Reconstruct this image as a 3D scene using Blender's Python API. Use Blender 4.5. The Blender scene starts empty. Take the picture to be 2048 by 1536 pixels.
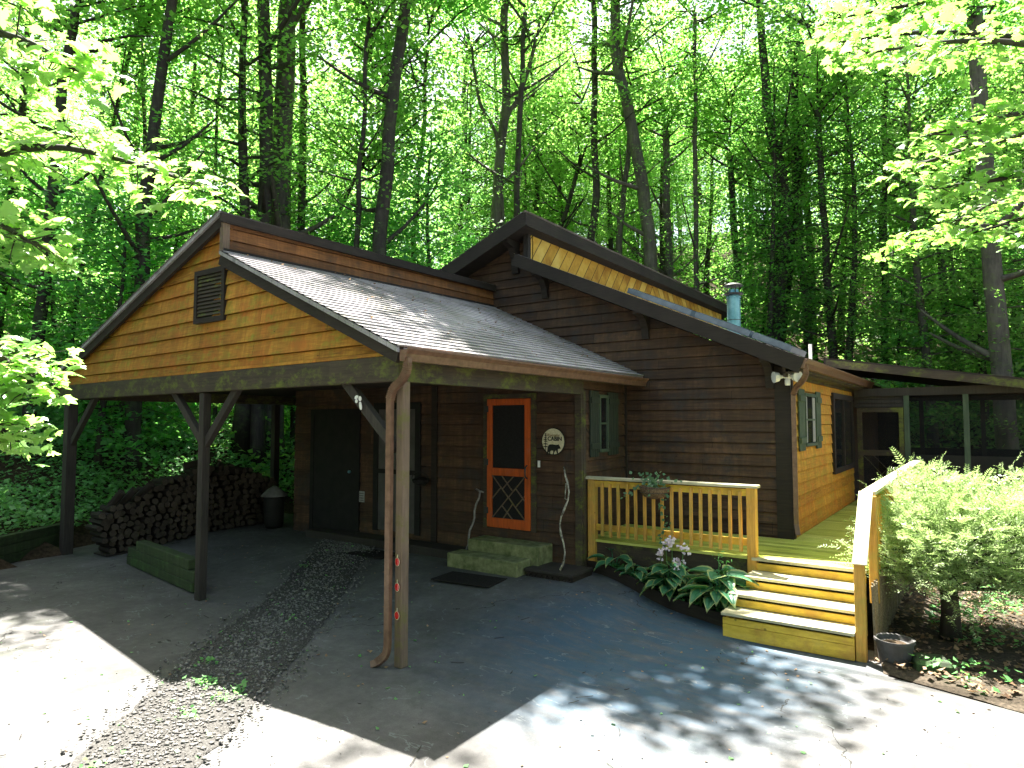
import bpy, math, random
import numpy as np
from mathutils import Vector, Matrix, noise
R = math.radians
random.seed(7); rng = np.random.default_rng(7)
sc = bpy.context.scene; col = sc.collection

# ------------------------------------------------------------ camera, sky, sun
YAW = R(35)
EYE = Vector((0, 0, 2.4))
cam_d = bpy.data.cameras.new("camera"); cam = bpy.data.objects.new("camera", cam_d); col.objects.link(cam)
cam_d.sensor_width = 36; cam_d.lens = 36 * 1330 / 2048; cam_d.clip_end = 600; cam_d.clip_start = 0.05
cam.location = EYE; cam.rotation_euler = (R(90) + math.atan(75 / 1330), 0, YAW)
sc.camera = cam
SUN = Vector((-0.38, 0.30, 1.0)).normalized()
w = bpy.data.worlds.new("World"); sc.world = w; w.use_nodes = True
nt = w.node_tree; bg = nt.nodes['Background']
sky = nt.nodes.new('ShaderNodeTexSky'); sky.sky_type = 'NISHITA'; sky.sun_disc = False
sky.sun_elevation = math.asin(SUN.z); sky.sun_rotation = math.atan2(SUN.x, SUN.y)
sky.air_density = 1.0; sky.dust_density = 2.0
wb = nt.nodes.new('ShaderNodeMix'); wb.data_type = 'RGBA'; wb.blend_type = 'MULTIPLY'; wb.inputs[0].default_value = 1; wb.inputs[7].default_value = (1.12, 1.0, .80, 1)   # camera white balance for open shade
nt.links.new(sky.outputs[0], wb.inputs[6]); nt.links.new(wb.outputs[2], bg.inputs[0]); bg.inputs[1].default_value = 0.055
sl = bpy.data.lights.new("sun", 'SUN'); sl.energy = 5.0; sl.angle = R(0.5); sl.color = (1, 0.95, 0.87)
so = bpy.data.objects.new("sun", sl); col.objects.link(so); so.rotation_euler = SUN.to_track_quat('Z', 'Y').to_euler()
sc.view_settings.view_transform = 'Standard'; sc.view_settings.look = 'None'
sc.view_settings.exposure = 3.1; sc.view_settings.gamma = 1
sc.render.engine = 'CYCLES'
cy = sc.cycles
cy.max_bounces = 9; cy.diffuse_bounces = 6; cy.glossy_bounces = 2; cy.transmission_bounces = 7; cy.transparent_max_bounces = 12
cy.caustics_reflective = False; cy.caustics_refractive = False; cy.sample_clamp_indirect = 6
cy.use_denoising = True; cy.use_adaptive_sampling = True; cy.adaptive_threshold = 0.015

def at(right, ahead, z=0.0):           # from the driveway viewpoint: metres to the right and ahead
    return Vector((-math.sin(YAW) * ahead + math.cos(YAW) * right, math.cos(YAW) * ahead + math.sin(YAW) * right, z))

# ------------------------------------------------------------ terrain
def sm(t): t = min(1, max(0, t)); return t * t * (3 - 2 * t)
def softpos(t, k=1.2): return 0.5 * (t + math.sqrt(t * t + k * k)) - 0.5 * k if t > -6 else 0.0
def hill(x, y):
    b = 9.9 + min(max(x + 12.3, 0), 11.5) * 1.1
    if x > 0: b = 22.5
    t1 = y - b
    t3 = -14.25 + max(0, min(5.44, 30) - y) * 0.63 - x if y > -4 else -14.25 + 9.44 * 0.63 - x
    h = 0.0
    if t1 > 0: h = max(h, 0.40 * softpos(min(t1, 45 + (t1 - 45) * .2 if t1 > 45 else t1), 1.5))
    if t3 > 0: h = max(h, 0.32 + 0.42 * softpos(min(t3, 40), 1.5))
    return h
def pad(x, y):
    a = 0.2 * sm((y - 5.2) / 3.0) * sm((-3.2 - x) / 1.4)
    b = -0.09 * sm((x + 4.6) / 3.0)
    return a + b
def zg(x, y):
    h = hill(x, y)
    n = noise.noise(Vector((x * 0.35, y * 0.35, 0))) * min(1, h) * 0.5 + noise.noise(Vector((x * 0.09, y * 0.09, 3))) * min(1, h * .3) * 1.6
    yard = 0.0
    if x > -0.9 and y > 7.4: yard = 0.05 * noise.noise(Vector((x * 2, y * 2, 1)))
    return pad(x, y) + h + n + yard - 0.0

# ------------------------------------------------------------ materials
MATS = {}
class NB:
    def __init__(s, name):
        s.m = bpy.data.materials.new(name); s.m.use_nodes = True; s.t = s.m.node_tree
        s.p = s.t.nodes['Principled BSDF']; s.out = s.t.nodes['Material Output']; MATS[name] = s.m
    def n(s, typ, **kw):
        nd = s.t.nodes.new(typ)
        for k, v in kw.items():
            if k.startswith('i_'): nd.inputs[k[2:].replace('_', ' ')].default_value = v
            else: setattr(nd, k, v)
        return nd
    def l(s, a, b): s.t.links.new(a, b)
    def pos(s, scale=(1, 1, 1), obj=False):
        src = s.n('ShaderNodeTexCoord').outputs['Object'] if obj else s.n('ShaderNodeNewGeometry').outputs['Position']
        mp = s.n('ShaderNodeMapping'); mp.inputs['Scale'].default_value = scale
        s.l(src, mp.inputs[0]); return mp.outputs[0]
    def noise(s, vec, scale, detail=4, rough=.6):
        nd = s.n('ShaderNodeTexNoise'); nd.inputs['Scale'].default_value = scale
        nd.inputs['Detail'].default_value = detail; nd.inputs['Roughness'].default_value = rough
        s.l(vec, nd.inputs['Vector']); return nd.outputs[0]
    def ramp(s, fac, stops):
        r = s.n('ShaderNodeValToRGB'); e = r.color_ramp.elements
        while len(e) < len(stops): e.new(0.5)
        for el, (p, c) in zip(e, stops):
            el.position = p; el.color = (*c, 1) if len(c) == 3 else c
        s.l(fac, r.inputs[0]); return r.outputs[0]
    def mix(s, fac, a, b, mode='MIX'):
        m = s.n('ShaderNodeMix'); m.data_type = 'RGBA'; m.blend_type = mode
        if isinstance(fac, (int, float)): m.inputs[0].default_value = fac
        else: s.l(fac, m.inputs[0])
        for i, v in ((6, a), (7, b)):
            if isinstance(v, tuple): m.inputs[i].default_value = (*v, 1)
            else: s.l(v, m.inputs[i])
        return m.outputs[2]
    def math(s, op, a, b=None):
        m = s.n('ShaderNodeMath'); m.operation = op
        for i, v in ((0, a), (1, b)):
            if v is None: continue
            if isinstance(v, (int, float)): m.inputs[i].default_value = v
            else: s.l(v, m.inputs[i])
        return m.outputs[0]
    def bump(s, h, strength=.4, dist=.01):
        b = s.n('ShaderNodeBump'); b.inputs['Strength'].default_value = strength; b.inputs['Distance'].default_value = dist
        s.l(h, b.inputs['Height']); s.l(b.outputs[0], s.p.inputs['Normal'])
    def col(s, c, rough=.7, spec=.3):
        if isinstance(c, tuple): s.p.inputs['Base Color'].default_value = (*c, 1)
        else: s.l(c, s.p.inputs['Base Color'])
        s.p.inputs['Roughness'].default_value = rough; s.p.inputs['Specular IOR Level'].default_value = spec
        return s.m

def wood(name, dark, mid, light, board=.18, moss=None, rough=.75, grain=(2, 2, 30), stain=None):
    b = NB(name); pos = b.pos()
    sep = b.n('ShaderNodeSeparateXYZ'); b.l(pos, sep.inputs[0])
    idx = b.math('FLOOR', b.math('DIVIDE', sep.outputs[2], board))
    xi = b.math('FLOOR', b.math('DIVIDE', b.math('ADD', sep.outputs[0], b.math('MULTIPLY', idx, 1.37)), 2.9))
    cmb = b.n('ShaderNodeCombineXYZ'); b.l(idx, cmb.inputs[0]); b.l(xi, cmb.inputs[1])
    wn = b.n('ShaderNodeTexWhiteNoise'); wn.noise_dimensions = '3D'; b.l(cmb.outputs[0], wn.inputs[0])
    g = b.noise(b.pos(grain), 1.6, 6, .65)
    big = b.noise(pos, 1.1, 5, .65)
    f = b.math('ADD', b.math('MULTIPLY', wn.outputs[0], .18), b.math('ADD', b.math('MULTIPLY', g, .5), b.math('MULTIPLY', big, .46)))
    c = b.ramp(f, [(.38, dark), (.56, mid), (.80, light)])
    if stain:
        st = b.ramp(b.noise(pos, 2.3, 6, .7), [(.50, (0, 0, 0)), (.62, (1, 1, 1))])
        c = b.mix(b.math('MULTIPLY', st, .7), c, stain)
    if moss:
        mm = b.ramp(b.noise(b.pos((1, 1, 1.6)), 2.4, 8, .8), [(.50, (0, 0, 0)), (.62, (1, 1, 1))])
        c = b.mix(b.math('MULTIPLY', mm, .78), c, moss)
    if board < 1:
        jt = b.math('LESS_THAN', b.math('FRACT', b.math('DIVIDE', b.math('ADD', sep.outputs[0], b.math('MULTIPLY', idx, 1.37)), 2.9)), .0022)
        c = b.mix(jt, c, (.01, .007, .005))
        stk = b.ramp(b.noise(b.pos((5, 5, .35)), 2.2, 6, .7), [(.44, (1, 1, 1)), (.60, (0, 0, 0))])
        c = b.mix(b.math('MULTIPLY', stk, .42), c, tuple(v * .45 for v in mid))
        vo = b.n('ShaderNodeTexVoronoi'); vo.inputs['Scale'].default_value = 2.6; b.l(b.pos((1, 1, 2.2)), vo.inputs[0])
        c = b.mix(b.math('MULTIPLY', b.math('LESS_THAN', vo.outputs[0], .05), .75), c, tuple(v * .25 for v in mid))
    elif light[0] > .45:
        vo = b.n('ShaderNodeTexVoronoi'); vo.inputs['Scale'].default_value = 4.5; b.l(b.pos((1, 1, 1)), vo.inputs[0])
        c = b.mix(b.math('MULTIPLY', b.math('LESS_THAN', vo.outputs[0], .07), .8), c, tuple(v * .3 for v in mid))
        wt = b.ramp(b.noise(pos, 5, 6, .75), [(.52, (0, 0, 0)), (.68, (1, 1, 1))]); c = b.mix(b.math('MULTIPLY', wt, .45), c, tuple(.55 * v + .06 for v in mid))
    b.bump(g, .35, .006)
    return b.col(c, rough)

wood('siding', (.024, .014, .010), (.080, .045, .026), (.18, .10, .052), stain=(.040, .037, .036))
wood('siding_bounce_lit', (.14, .06, .010), (.44, .20, .028), (.72, .37, .06), moss=(.25, .26, .03), board=.2, stain=(.50, .15, .025))  # same stain made brighter: bounce light on the gable put into its colour
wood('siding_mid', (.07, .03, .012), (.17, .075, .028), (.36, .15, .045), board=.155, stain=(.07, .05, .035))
wood('siding_deck_glow', (.22, .10, .012), (.56, .27, .028), (.78, .44, .06), moss=(.40, .32, .04), board=.18, stain=(.56, .20, .03))  # golden glow off the deck painted into the board colour
wood('trim_dark', (.014, .011, .009), (.030, .023, .018), (.05, .038, .03), board=9)
wood('beam_brown', (.030, .025, .018), (.06, .046, .032), (.10, .075, .05), board=9, moss=(.13, .16, .025))
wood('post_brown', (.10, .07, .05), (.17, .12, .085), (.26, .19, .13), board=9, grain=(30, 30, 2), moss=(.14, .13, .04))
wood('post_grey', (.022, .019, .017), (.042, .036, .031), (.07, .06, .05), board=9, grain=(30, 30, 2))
wood('pine', (.42, .26, .03), (.72, .49, .06), (.86, .64, .14), board=9, grain=(3, 3, 14), stain=(.46, .24, .05))
wood('pine_upright', (.34, .17, .03), (.62, .34, .065), (.80, .50, .14), board=9, grain=(22, 22, 2), stain=(.40, .30, .06))
wood('pine_weathered', (.30, .28, .16), (.50, .47, .30), (.68, .66, .50), board=9, grain=(3, 14, 14))
wood('cedar', (.28, .06, .012), (.54, .10, .016), (.72, .15, .025), board=9, grain=(20, 20, 2))
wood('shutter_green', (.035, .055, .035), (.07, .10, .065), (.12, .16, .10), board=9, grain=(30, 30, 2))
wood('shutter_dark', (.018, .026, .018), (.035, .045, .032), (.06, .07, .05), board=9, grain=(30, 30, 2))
wood('timber_moss', (.015, .024, .012), (.035, .052, .022), (.06, .08, .038), board=.16, moss=(.05, .11, .03), grain=(2, 2, 20))
wood('bark', (.010, .008, .007), (.034, .027, .022), (.085, .07, .056), board=99, grain=(9, 9, 1.4), moss=(.05, .07, .025))
wood('bark_pale', (.026, .023, .019), (.075, .066, .054), (.17, .15, .12), board=99, grain=(9, 9, 1.6), moss=(.10, .12, .05))
wood('log_bark', (.008, .006, .005), (.02, .015, .012), (.04, .03, .023), board=99, grain=(20, 20, 20))
wood('log_end', (.02, .016, .012), (.06, .048, .037), (.15, .12, .09), board=99, grain=(30, 30, 30))

def deck_mat():
    b = NB('deck_green'); pos = b.pos(); sep = b.n('ShaderNodeSeparateXYZ'); b.l(pos, sep.inputs[0])
    u = b.math('DIVIDE', sep.outputs[1], .14)
    idx = b.math('FLOOR', u); wn = b.n('ShaderNodeTexWhiteNoise'); wn.noise_dimensions = '1D'; b.l(idx, wn.inputs[1])
    g = b.noise(b.pos((2.5, 26, 2)), 2.0, 6, .7); big = b.noise(pos, 1.6, 4, .6)
    f = b.math('ADD', b.math('MULTIPLY', wn.outputs[0], .25), b.math('ADD', b.math('MULTIPLY', g, .5), b.math('MULTIPLY', big, .4)))
    c = b.ramp(f, [(.36, (.14, .17, .02)), (.55, (.38, .43, .06)), (.8, (.56, .58, .15))])
    fr = b.math('FRACT', u); gap = b.math('LESS_THAN', fr, .045)
    c = b.mix(gap, c, (.03, .03, .01)); b.bump(g, .4, .006); b.col(c, .7)
deck_mat()

def concrete():
    b = NB('concrete'); pos = b.pos()
    n1 = b.noise(pos, .7, 6, .65); n2 = b.noise(pos, 9, 8, .75); n3 = b.noise(pos, 160, 3, .6)
    f = b.math('ADD', b.math('MULTIPLY', n1, .5), b.math('ADD', b.math('MULTIPLY', n2, .3), b.math('MULTIPLY', n3, .3)))
    c = b.ramp(f, [(.38, (.046, .045, .044)), (.57, (.104, .102, .099)), (.74, (.185, .18, .174))])
    alg = b.ramp(b.noise(pos, 1.3, 7, .75), [(.54, (0, 0, 0)), (.68, (1, 1, 1))])
    c = b.mix(b.math('MULTIPLY', alg, .35), c, (.038, .055, .022))
    # blue skylight of the shaded drive, painted into the concrete colour
    sky_tint = b.ramp(b.noise(b.pos((.9, 3.2, 1)), 1.5, 8, .8), [(.30, (0, 0, 0)), (.54, (1, 1, 1))])
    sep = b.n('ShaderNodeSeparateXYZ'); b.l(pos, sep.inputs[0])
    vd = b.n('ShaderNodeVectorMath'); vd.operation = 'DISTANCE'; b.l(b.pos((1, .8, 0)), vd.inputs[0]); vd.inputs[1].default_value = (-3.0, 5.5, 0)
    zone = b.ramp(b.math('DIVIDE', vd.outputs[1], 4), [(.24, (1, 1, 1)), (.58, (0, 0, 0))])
    c = b.mix(b.math('MULTIPLY', b.math('MULTIPLY', sky_tint, zone), .68), c, (.016, .075, .135))
    dk_ = b.ramp(b.noise(b.pos((1, 1, 1)), .55, 5, .6), [(.30, (1, 1, 1)), (.48, (0, 0, 0))])
    c = b.mix(b.math('MULTIPLY', dk_, .45), c, (.032, .030, .028))
    w1 = b.n('ShaderNodeTexWave'); w1.inputs['Scale'].default_value = 1.1; w1.inputs['Distortion'].default_value = 14; w1.inputs['Detail'].default_value = 6; w1.inputs['Detail Scale'].default_value = 2.5
    b.l(b.pos((.6, 1.5, 1)), w1.inputs[0]); scr = b.math('MULTIPLY', b.math('GREATER_THAN', w1.outputs[1], .985), b.math('GREATER_THAN', b.noise(pos, 3.1, 3, .5), .56))
    c = b.mix(b.math('MULTIPLY', scr, .5), c, (.18, .20, .20))
    # hairline cracks
    v = b.n('ShaderNodeTexVoronoi'); v.feature = 'DISTANCE_TO_EDGE'; v.inputs['Scale'].default_value = .17
    wv = b.n('ShaderNodeVectorMath'); wv.operation = 'ADD'; ns = b.n('ShaderNodeTexNoise'); ns.inputs['Scale'].default_value = 2.2; ns.inputs['Detail'].default_value = 6
    b.l(pos, ns.inputs[0]); sc_ = b.n('ShaderNodeVectorMath'); sc_.operation = 'SCALE'; sc_.inputs[3].default_value = .8
    b.l(ns.outputs[1], sc_.inputs[0]); b.l(pos, wv.inputs[0]); b.l(sc_.outputs[0], wv.inputs[1]); b.l(wv.outputs[0], v.inputs[0])
    crack = b.math('MULTIPLY', b.math('LESS_THAN', v.outputs[0], .0011), b.math('GREATER_THAN', n1, .47))
    c = b.mix(crack, c, (.03, .03, .028))
    b.bump(b.math('ADD', n3, b.math('MULTIPLY', n2, .6)), .35, .004); b.col(c, .85, .2)
concrete()

def simple(name, c1, c2, scale=6, rough=.7, spec=.3, bump=.2, metal=0, detail=5):
    b = NB(name); n = b.noise(b.pos(), scale, detail, .65)
    c = b.ramp(n, [(.35, c1), (.68, c2)])
    if bump: b.bump(n, bump, .006)
    b.col(c, rough, spec); b.p.inputs['Metallic'].default_value = metal
    return b.m
simple('soil', (.022, .016, .010), (.07, .05, .032), 14, .95, .1, .6, detail=8)
simple('mulch', (.026, .022, .016), (.085, .068, .05), 30, .95, .1, .8, detail=8)
simple('gravel_bed', (.03, .029, .027), (.10, .097, .092), 60, .95, .1, .9, detail=8)
simple('stone', (.05, .048, .046), (.26, .25, .235), 25, .9, .2, .3)
simple('step_stone', (.10, .12, .05), (.28, .29, .15), 7, .9, .2, .4)
simple('black_metal', (.012, .012, .012), (.03, .03, .03), 20, .45, .5, .05)
simple('dark_rubber', (.012, .011, .010), (.035, .032, .03), 60, .95, .1, .4)
simple('galvanised', (.10, .26, .29), (.22, .42, .46), 5, .42, .5, .05, .75)
simple('white_plastic', (.72, .72, .68), (.82, .82, .79), 8, .4, .5, 0)
simple('brown_metal', (.12, .065, .04), (.22, .125, .08), 12, .38, .5, .05)
simple('screen_mesh', (.010, .010, .010), (.02, .02, .02), 40, .8, .2, 0)
simple('dark_glass', (.010, .011, .012), (.018, .02, .022), 2, .06, .6, 0)
simple('skylight_glass', (.02, .035, .05), (.03, .05, .07), 2, .08, .7, 0)
simple('skylight_curb', (.03, .05, .065), (.06, .09, .11), 6, .5, .5, .05)
simple('grey_cover', (.10, .10, .10), (.18, .18, .175), 6, .7, .3, .2)
simple('grey_door', (.055, .05, .052), (.10, .09, .092), 3, .5, .4, .1)
simple('near_black', (.008, .008, .008), (.016, .015, .014), 5, .7, .3, 0)
simple('cream', (.50, .46, .28), (.68, .63, .44), 30, .6, .3, 0)
simple('ink', (.008, .012, .010), (.014, .018, .015), 30, .6, .3, 0)
simple('brass_brown', (.18, .12, .04), (.28, .19, .07), 30, .6, .3, 0)
simple('red_reflector', (.42, .008, .008), (.60, .015, .012), 40, .15, .8, 0)
simple('birch', (.03, .025, .02), (.62, .58, .46), 16, .7, .3, .2)
simple('stick_grey', (.16, .15, .14), (.34, .32, .29), 20, .8, .2, .3)
simple('coir', (.08, .05, .03), (.24, .17, .10), 50, .95, .1, .8)
simple('petal', (.80, .68, .76), (.90, .84, .88), 30, .6, .2, 0)
simple('plaque', (.26, .26, .25), (.34, .34, .33), 30, .6, .3, 0)
simple('bamboo', (.10, .085, .055), (.28, .24, .16), 40, .8, .2, .3)
simple('ceiling_ply', (.035, .028, .022), (.07, .055, .042), 4, .85, .2, .2)
simple('pot_grey', (.05, .048, .046), (.09, .087, .085), 10, .6, .3, .1)

def shingle():
    b = NB('shingle'); pos = b.pos(); br = b.n('ShaderNodeTexBrick'); mp = b.n('ShaderNodeMapping')
    mp.inputs['Rotation'].default_value = (0, 0, R(90)); b.l(pos, mp.inputs[0]); b.l(mp.outputs[0], br.inputs[0])
    br.inputs['Scale'].default_value = 1.0; br.inputs['Brick Width'].default_value = .26; br.inputs['Row Height'].default_value = .1285
    br.inputs['Mortar Size'].default_value = .004; br.inputs['Color1'].default_value = (.28, .265, .275, 1); br.inputs['Color2'].default_value = (.46, .43, .45, 1)
    br.inputs['Mortar'].default_value = (.04, .04, .045, 1)
    n = b.noise(pos, 120, 3, .6); big = b.noise(pos, 1.2, 5, .6)
    c = b.mix(.55, br.outputs[0], b.ramp(n, [(.35, (.20, .195, .20)), (.65, (.52, .49, .51))]))
    c = b.mix(b.ramp(big, [(.42, (0, 0, 0)), (.66, (.6, .6, .6))]), c, (.15, .155, .12)); b.bump(n, .5, .004); b.col(c, .9, .2)
shingle()

def diag():
    b = NB('diagonal_boards'); pos = b.pos(); sep = b.n('ShaderNodeSeparateXYZ'); b.l(pos, sep.inputs[0])
    # tongue-and-groove laid diagonally, mirrored half way along the wall
    a = b.math('ABSOLUTE', b.math('SUBTRACT', sep.outputs[1], 16.3))
    u = b.math('DIVIDE', b.math('ADD', b.math('MULTIPLY', a, -1), b.math('MULTIPLY', sep.outputs[2], -.8)), .34)
    fr = b.math('FRACT', u); idx = b.math('FLOOR', u)
    wn = b.n('ShaderNodeTexWhiteNoise'); wn.noise_dimensions = '1D'; b.l(idx, wn.inputs[1])
    f = b.math('ADD', b.math('MULTIPLY', wn.outputs[0], .3), b.math('MULTIPLY', b.noise(b.pos(), 2.6, 6, .7), .8))
    c = b.ramp(f, [(.35, (.36, .17, .02)), (.55, (.62, .36, .05)), (.75, (.74, .52, .12))])
    c = b.mix(b.math('LESS_THAN', fr, .07), c, (.05, .03, .01)); b.col(c, .7)
diag()

def leafmat(name, c1, c2, t1, t2, tr=.5, rough=.45, gloss=.3):
    b = NB(name); geo = b.n('ShaderNodeNewGeometry'); oi = b.n('ShaderNodeObjectInfo')
    n = b.noise(b.pos(), .55, 3, .6)
    f = b.math('ADD', b.math('MULTIPLY', geo.outputs['Random Per Island'], .45), b.math('ADD', b.math('MULTIPLY', n, .45), b.math('MULTIPLY', oi.outputs['Random'], .45)))
    b.col(b.ramp(f, [(.25, c1), (.95, c2)]), rough, gloss)
    t = b.n('ShaderNodeBsdfTranslucent'); b.l(b.ramp(f, [(.25, t1), (.95, t2)]), t.inputs[0])
    mx = b.n('ShaderNodeMixShader'); mx.inputs[0].default_value = tr
    b.l(b.p.outputs[0], mx.inputs[1]); b.l(t.outputs[0], mx.inputs[2]); b.l(mx.outputs[0], b.out.inputs[0])
    return b.m
leafmat('leaf_forest', (.05, .13, .03), (.12, .23, .06), (.12, .43, .05), (.36, .64, .13), .6)
leafmat('leaf_unseen_woods', (.035, .06, .03), (.06, .09, .05), (.06, .12, .05), (.1, .18, .08), .4)  # neutral dark leaf so the added woods bounce little green light
leafmat('leaf_shade', (.05, .16, .05), (.09, .24, .07), (.14, .54, .08), (.34, .72, .16), .58)
leafmat('leaf_maple', (.08, .20, .04), (.16, .32, .09), (.28, .58, .08), (.52, .80, .22), .5, .32, .6)
leafmat('leaf_cover', (.07, .22, .07), (.18, .40, .14), (.15, .50, .08), (.28, .62, .16), .4)
leafmat('leaf_hosta', (.04, .17, .08), (.09, .27, .14), (.06, .28, .05), (.10, .34, .06), .3, .35)
leafmat('leaf_hosta_edge', (.25, .36, .12), (.42, .50, .22), (.4, .5, .12), (.5, .55, .18), .3, .4)
leafmat('leaf_ivy', (.07, .16, .08), (.16, .28, .16), (.10, .28, .06), (.2, .4, .1), .35, .35)
leafmat('needle', (.16, .25, .09), (.40, .46, .26), (.26, .46, .10), (.50, .64, .26), .38, .4)
leafmat('leaf_litter', (.10, .055, .03), (.30, .20, .12), (.2, .1, .03), (.3, .2, .1), .2, .7)

# ------------------------------------------------------------ mesh helpers
class MB:
    def __init__(s): s.v = []; s.f = []; s.mi = []; s.cur = 0
    def add(s, vs, fs):
        o = len(s.v); s.v += [tuple(v) for v in vs]; s.f += [tuple(i + o for i in f) for f in fs]; s.mi += [s.cur] * len(fs)
        return s
    def box(s, a, b, rz=0, piv=None):
        x0, y0, z0 = a; x1, y1, z1 = b
        vs = [Vector(p) for p in ((x0, y0, z0), (x1, y0, z0), (x1, y1, z0), (x0, y1, z0), (x0, y0, z1), (x1, y0, z1), (x1, y1, z1), (x0, y1, z1))]
        if rz:
            c = Vector(piv) if piv else Vector(((x0 + x1) / 2, (y0 + y1) / 2, 0)); M = Matrix.Rotation(rz, 3, 'Z')
            vs = [M @ (v - c) + c for v in vs]
        return s.add(vs, [(0, 3, 2, 1), (4, 5, 6, 7), (0, 1, 5, 4), (1, 2, 6, 5), (2, 3, 7, 6), (3, 0, 4, 7)])
    def bar(s, p0, p1, wd, ht, up=(0, 0, 1), lift=0.0):   # beam: wd across, ht along up
        p0 = Vector(p0); p1 = Vector(p1); d = (p1 - p0).normalized(); u = Vector(up); sd = d.cross(u).normalized(); u = sd.cross(d).normalized()
        a = sd * wd / 2; b = u * ht / 2
        vs = []
        for p in (p0, p1):
            q = p + u * lift
            vs += [q - a - b, q + a - b, q + a + b, q - a + b]
        return s.add(vs, [(0, 1, 2, 3), (7, 6, 5, 4), (0, 4, 5, 1), (1, 5, 6, 2), (2, 6, 7, 3), (3, 7, 4, 0)])
    def tube(s, pts, rad, n=8, cap=True, square=None):
        pts = [Vector(p) for p in pts]; rings = []; prev = None
        for i, p in enumerate(pts):
            d = (pts[min(i + 1, len(pts) - 1)] - pts[max(i - 1, 0)]).normalized()
            if prev is None:
                a = d.cross(Vector((0, 1, 0))) if abs(d.y) < .9 else d.cross(Vector((1, 0, 0)))
            else: a = prev - d * prev.dot(d)
            a.normalize(); prev = a; b = d.cross(a)
            r = rad[i] if hasattr(rad, '__len__') else rad
            ring = []
            for k in range(n):
                t = 2 * math.pi * (k + .5) / n
                if square: ring.append(p + a * math.cos(t) * 1.414 * square[0] + b * math.sin(t) * 1.414 * square[1])
                else: ring.append(p + a * math.cos(t) * r + b * math.sin(t) * r)
            rings.append(ring)
        vs = [v for r_ in rings for v in r_]; fs = []
        for i in range(len(rings) - 1):
            for k in range(n):
                k2 = (k + 1) % n; fs.append((i * n + k, i * n + k2, (i + 1) * n + k2, (i + 1) * n + k))
        if cap: fs.append(tuple(range(n))[::-1]); fs.append(tuple((len(rings) - 1) * n + k for k in range(n)))
        return s.add(vs, fs)
    def prism(s, poly, vec):     # closed solid: planar polygon extruded by vec
        n = len(poly); vec = Vector(vec); vs = [Vector(p) for p in poly] + [Vector(p) + vec for p in poly]
        fs = [tuple(range(n)), tuple(range(2 * n - 1, n - 1, -1))] + [(i, i + n, (i + 1) % n + n, (i + 1) % n) for i in range(n)]
        return s.add(vs, fs)
    def lathe(s, c, prof, n=20):
        c = Vector(c); vs = []; fs = []
        for r, z in prof:
            for k in range(n): t = 2 * math.pi * k / n; vs.append(c + Vector((r * math.cos(t), r * math.sin(t), z)))
        for i in range(len(prof) - 1):
            for k in range(n): k2 = (k + 1) % n; fs.append((i * n + k, i * n + k2, (i + 1) * n + k2, (i + 1) * n + k))
        fs.append(tuple(range(n))[::-1]); fs.append(tuple((len(prof) - 1) * n + k for k in range(n)))
        return s.add(vs, fs)
    def build(s, name, mat, parent=None, smooth=False, bevel=0.0, loc=None):
        me = bpy.data.meshes.new(name)
        off = world_of(parent) if parent else (Vector(loc) if loc else Vector((0, 0, 0)))
        me.from_pydata([tuple(Vector(v) - off) for v in s.v], [], s.f)
        for m in (mat if isinstance(mat, (list, tuple)) else [mat]): me.materials.append(MATS[m])
        if max(s.mi, default=0): me.polygons.foreach_set('material_index', s.mi)
        if smooth: me.polygons.foreach_set('use_smooth', [True] * len(me.polygons))
        me.update()
        o = bpy.data.objects.new(name, me); col.objects.link(o)
        if parent: o.parent = parent
        else: o.location = off
        if bevel:
            md = o.modifiers.new('bevel', 'BEVEL'); md.width = bevel; md.segments = 1; md.limit_method = 'ANGLE'
        return o
def world_of(o):
    p = Vector((0, 0, 0))
    while o: p += o.location; o = o.parent
    return p
def npmesh(name, V, F, mat, mats=None):
    V = np.asarray(V, dtype=np.float32); F = np.asarray(F, dtype=np.int32)
    me = bpy.data.meshes.new(name); n = len(V); k = F.shape[1]; nf = len(F)
    me.vertices.add(n); me.vertices.foreach_set('co', V.ravel())
    me.loops.add(nf * k); me.loops.foreach_set('vertex_index', F.ravel())
    me.polygons.add(nf); me.polygons.foreach_set('loop_start', np.arange(nf, dtype=np.int32) * k)
    me.update(calc_edges=True); me.materials.append(MATS[mat])
    return me
def ob(name, me, parent=None, loc=(0, 0, 0)):
    o = bpy.data.objects.new(name, me); col.objects.link(o); o.location = loc
    if parent: o.parent = parent
    return o
def tag(o, label, cat=None, group=None, kind=None):
    if label: o['label'] = label
    if cat: o['category'] = cat
    if group: o['group'] = group
    if kind: o['kind'] = kind
    return o
def thing(name, loc, label, cat, group=None):
    o = bpy.data.objects.new(name, None); o.empty_display_size = .2; col.objects.link(o); o.location = loc
    return tag(o, label, cat, group)
def lab(o, t): o['label'] = t; return o

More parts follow.
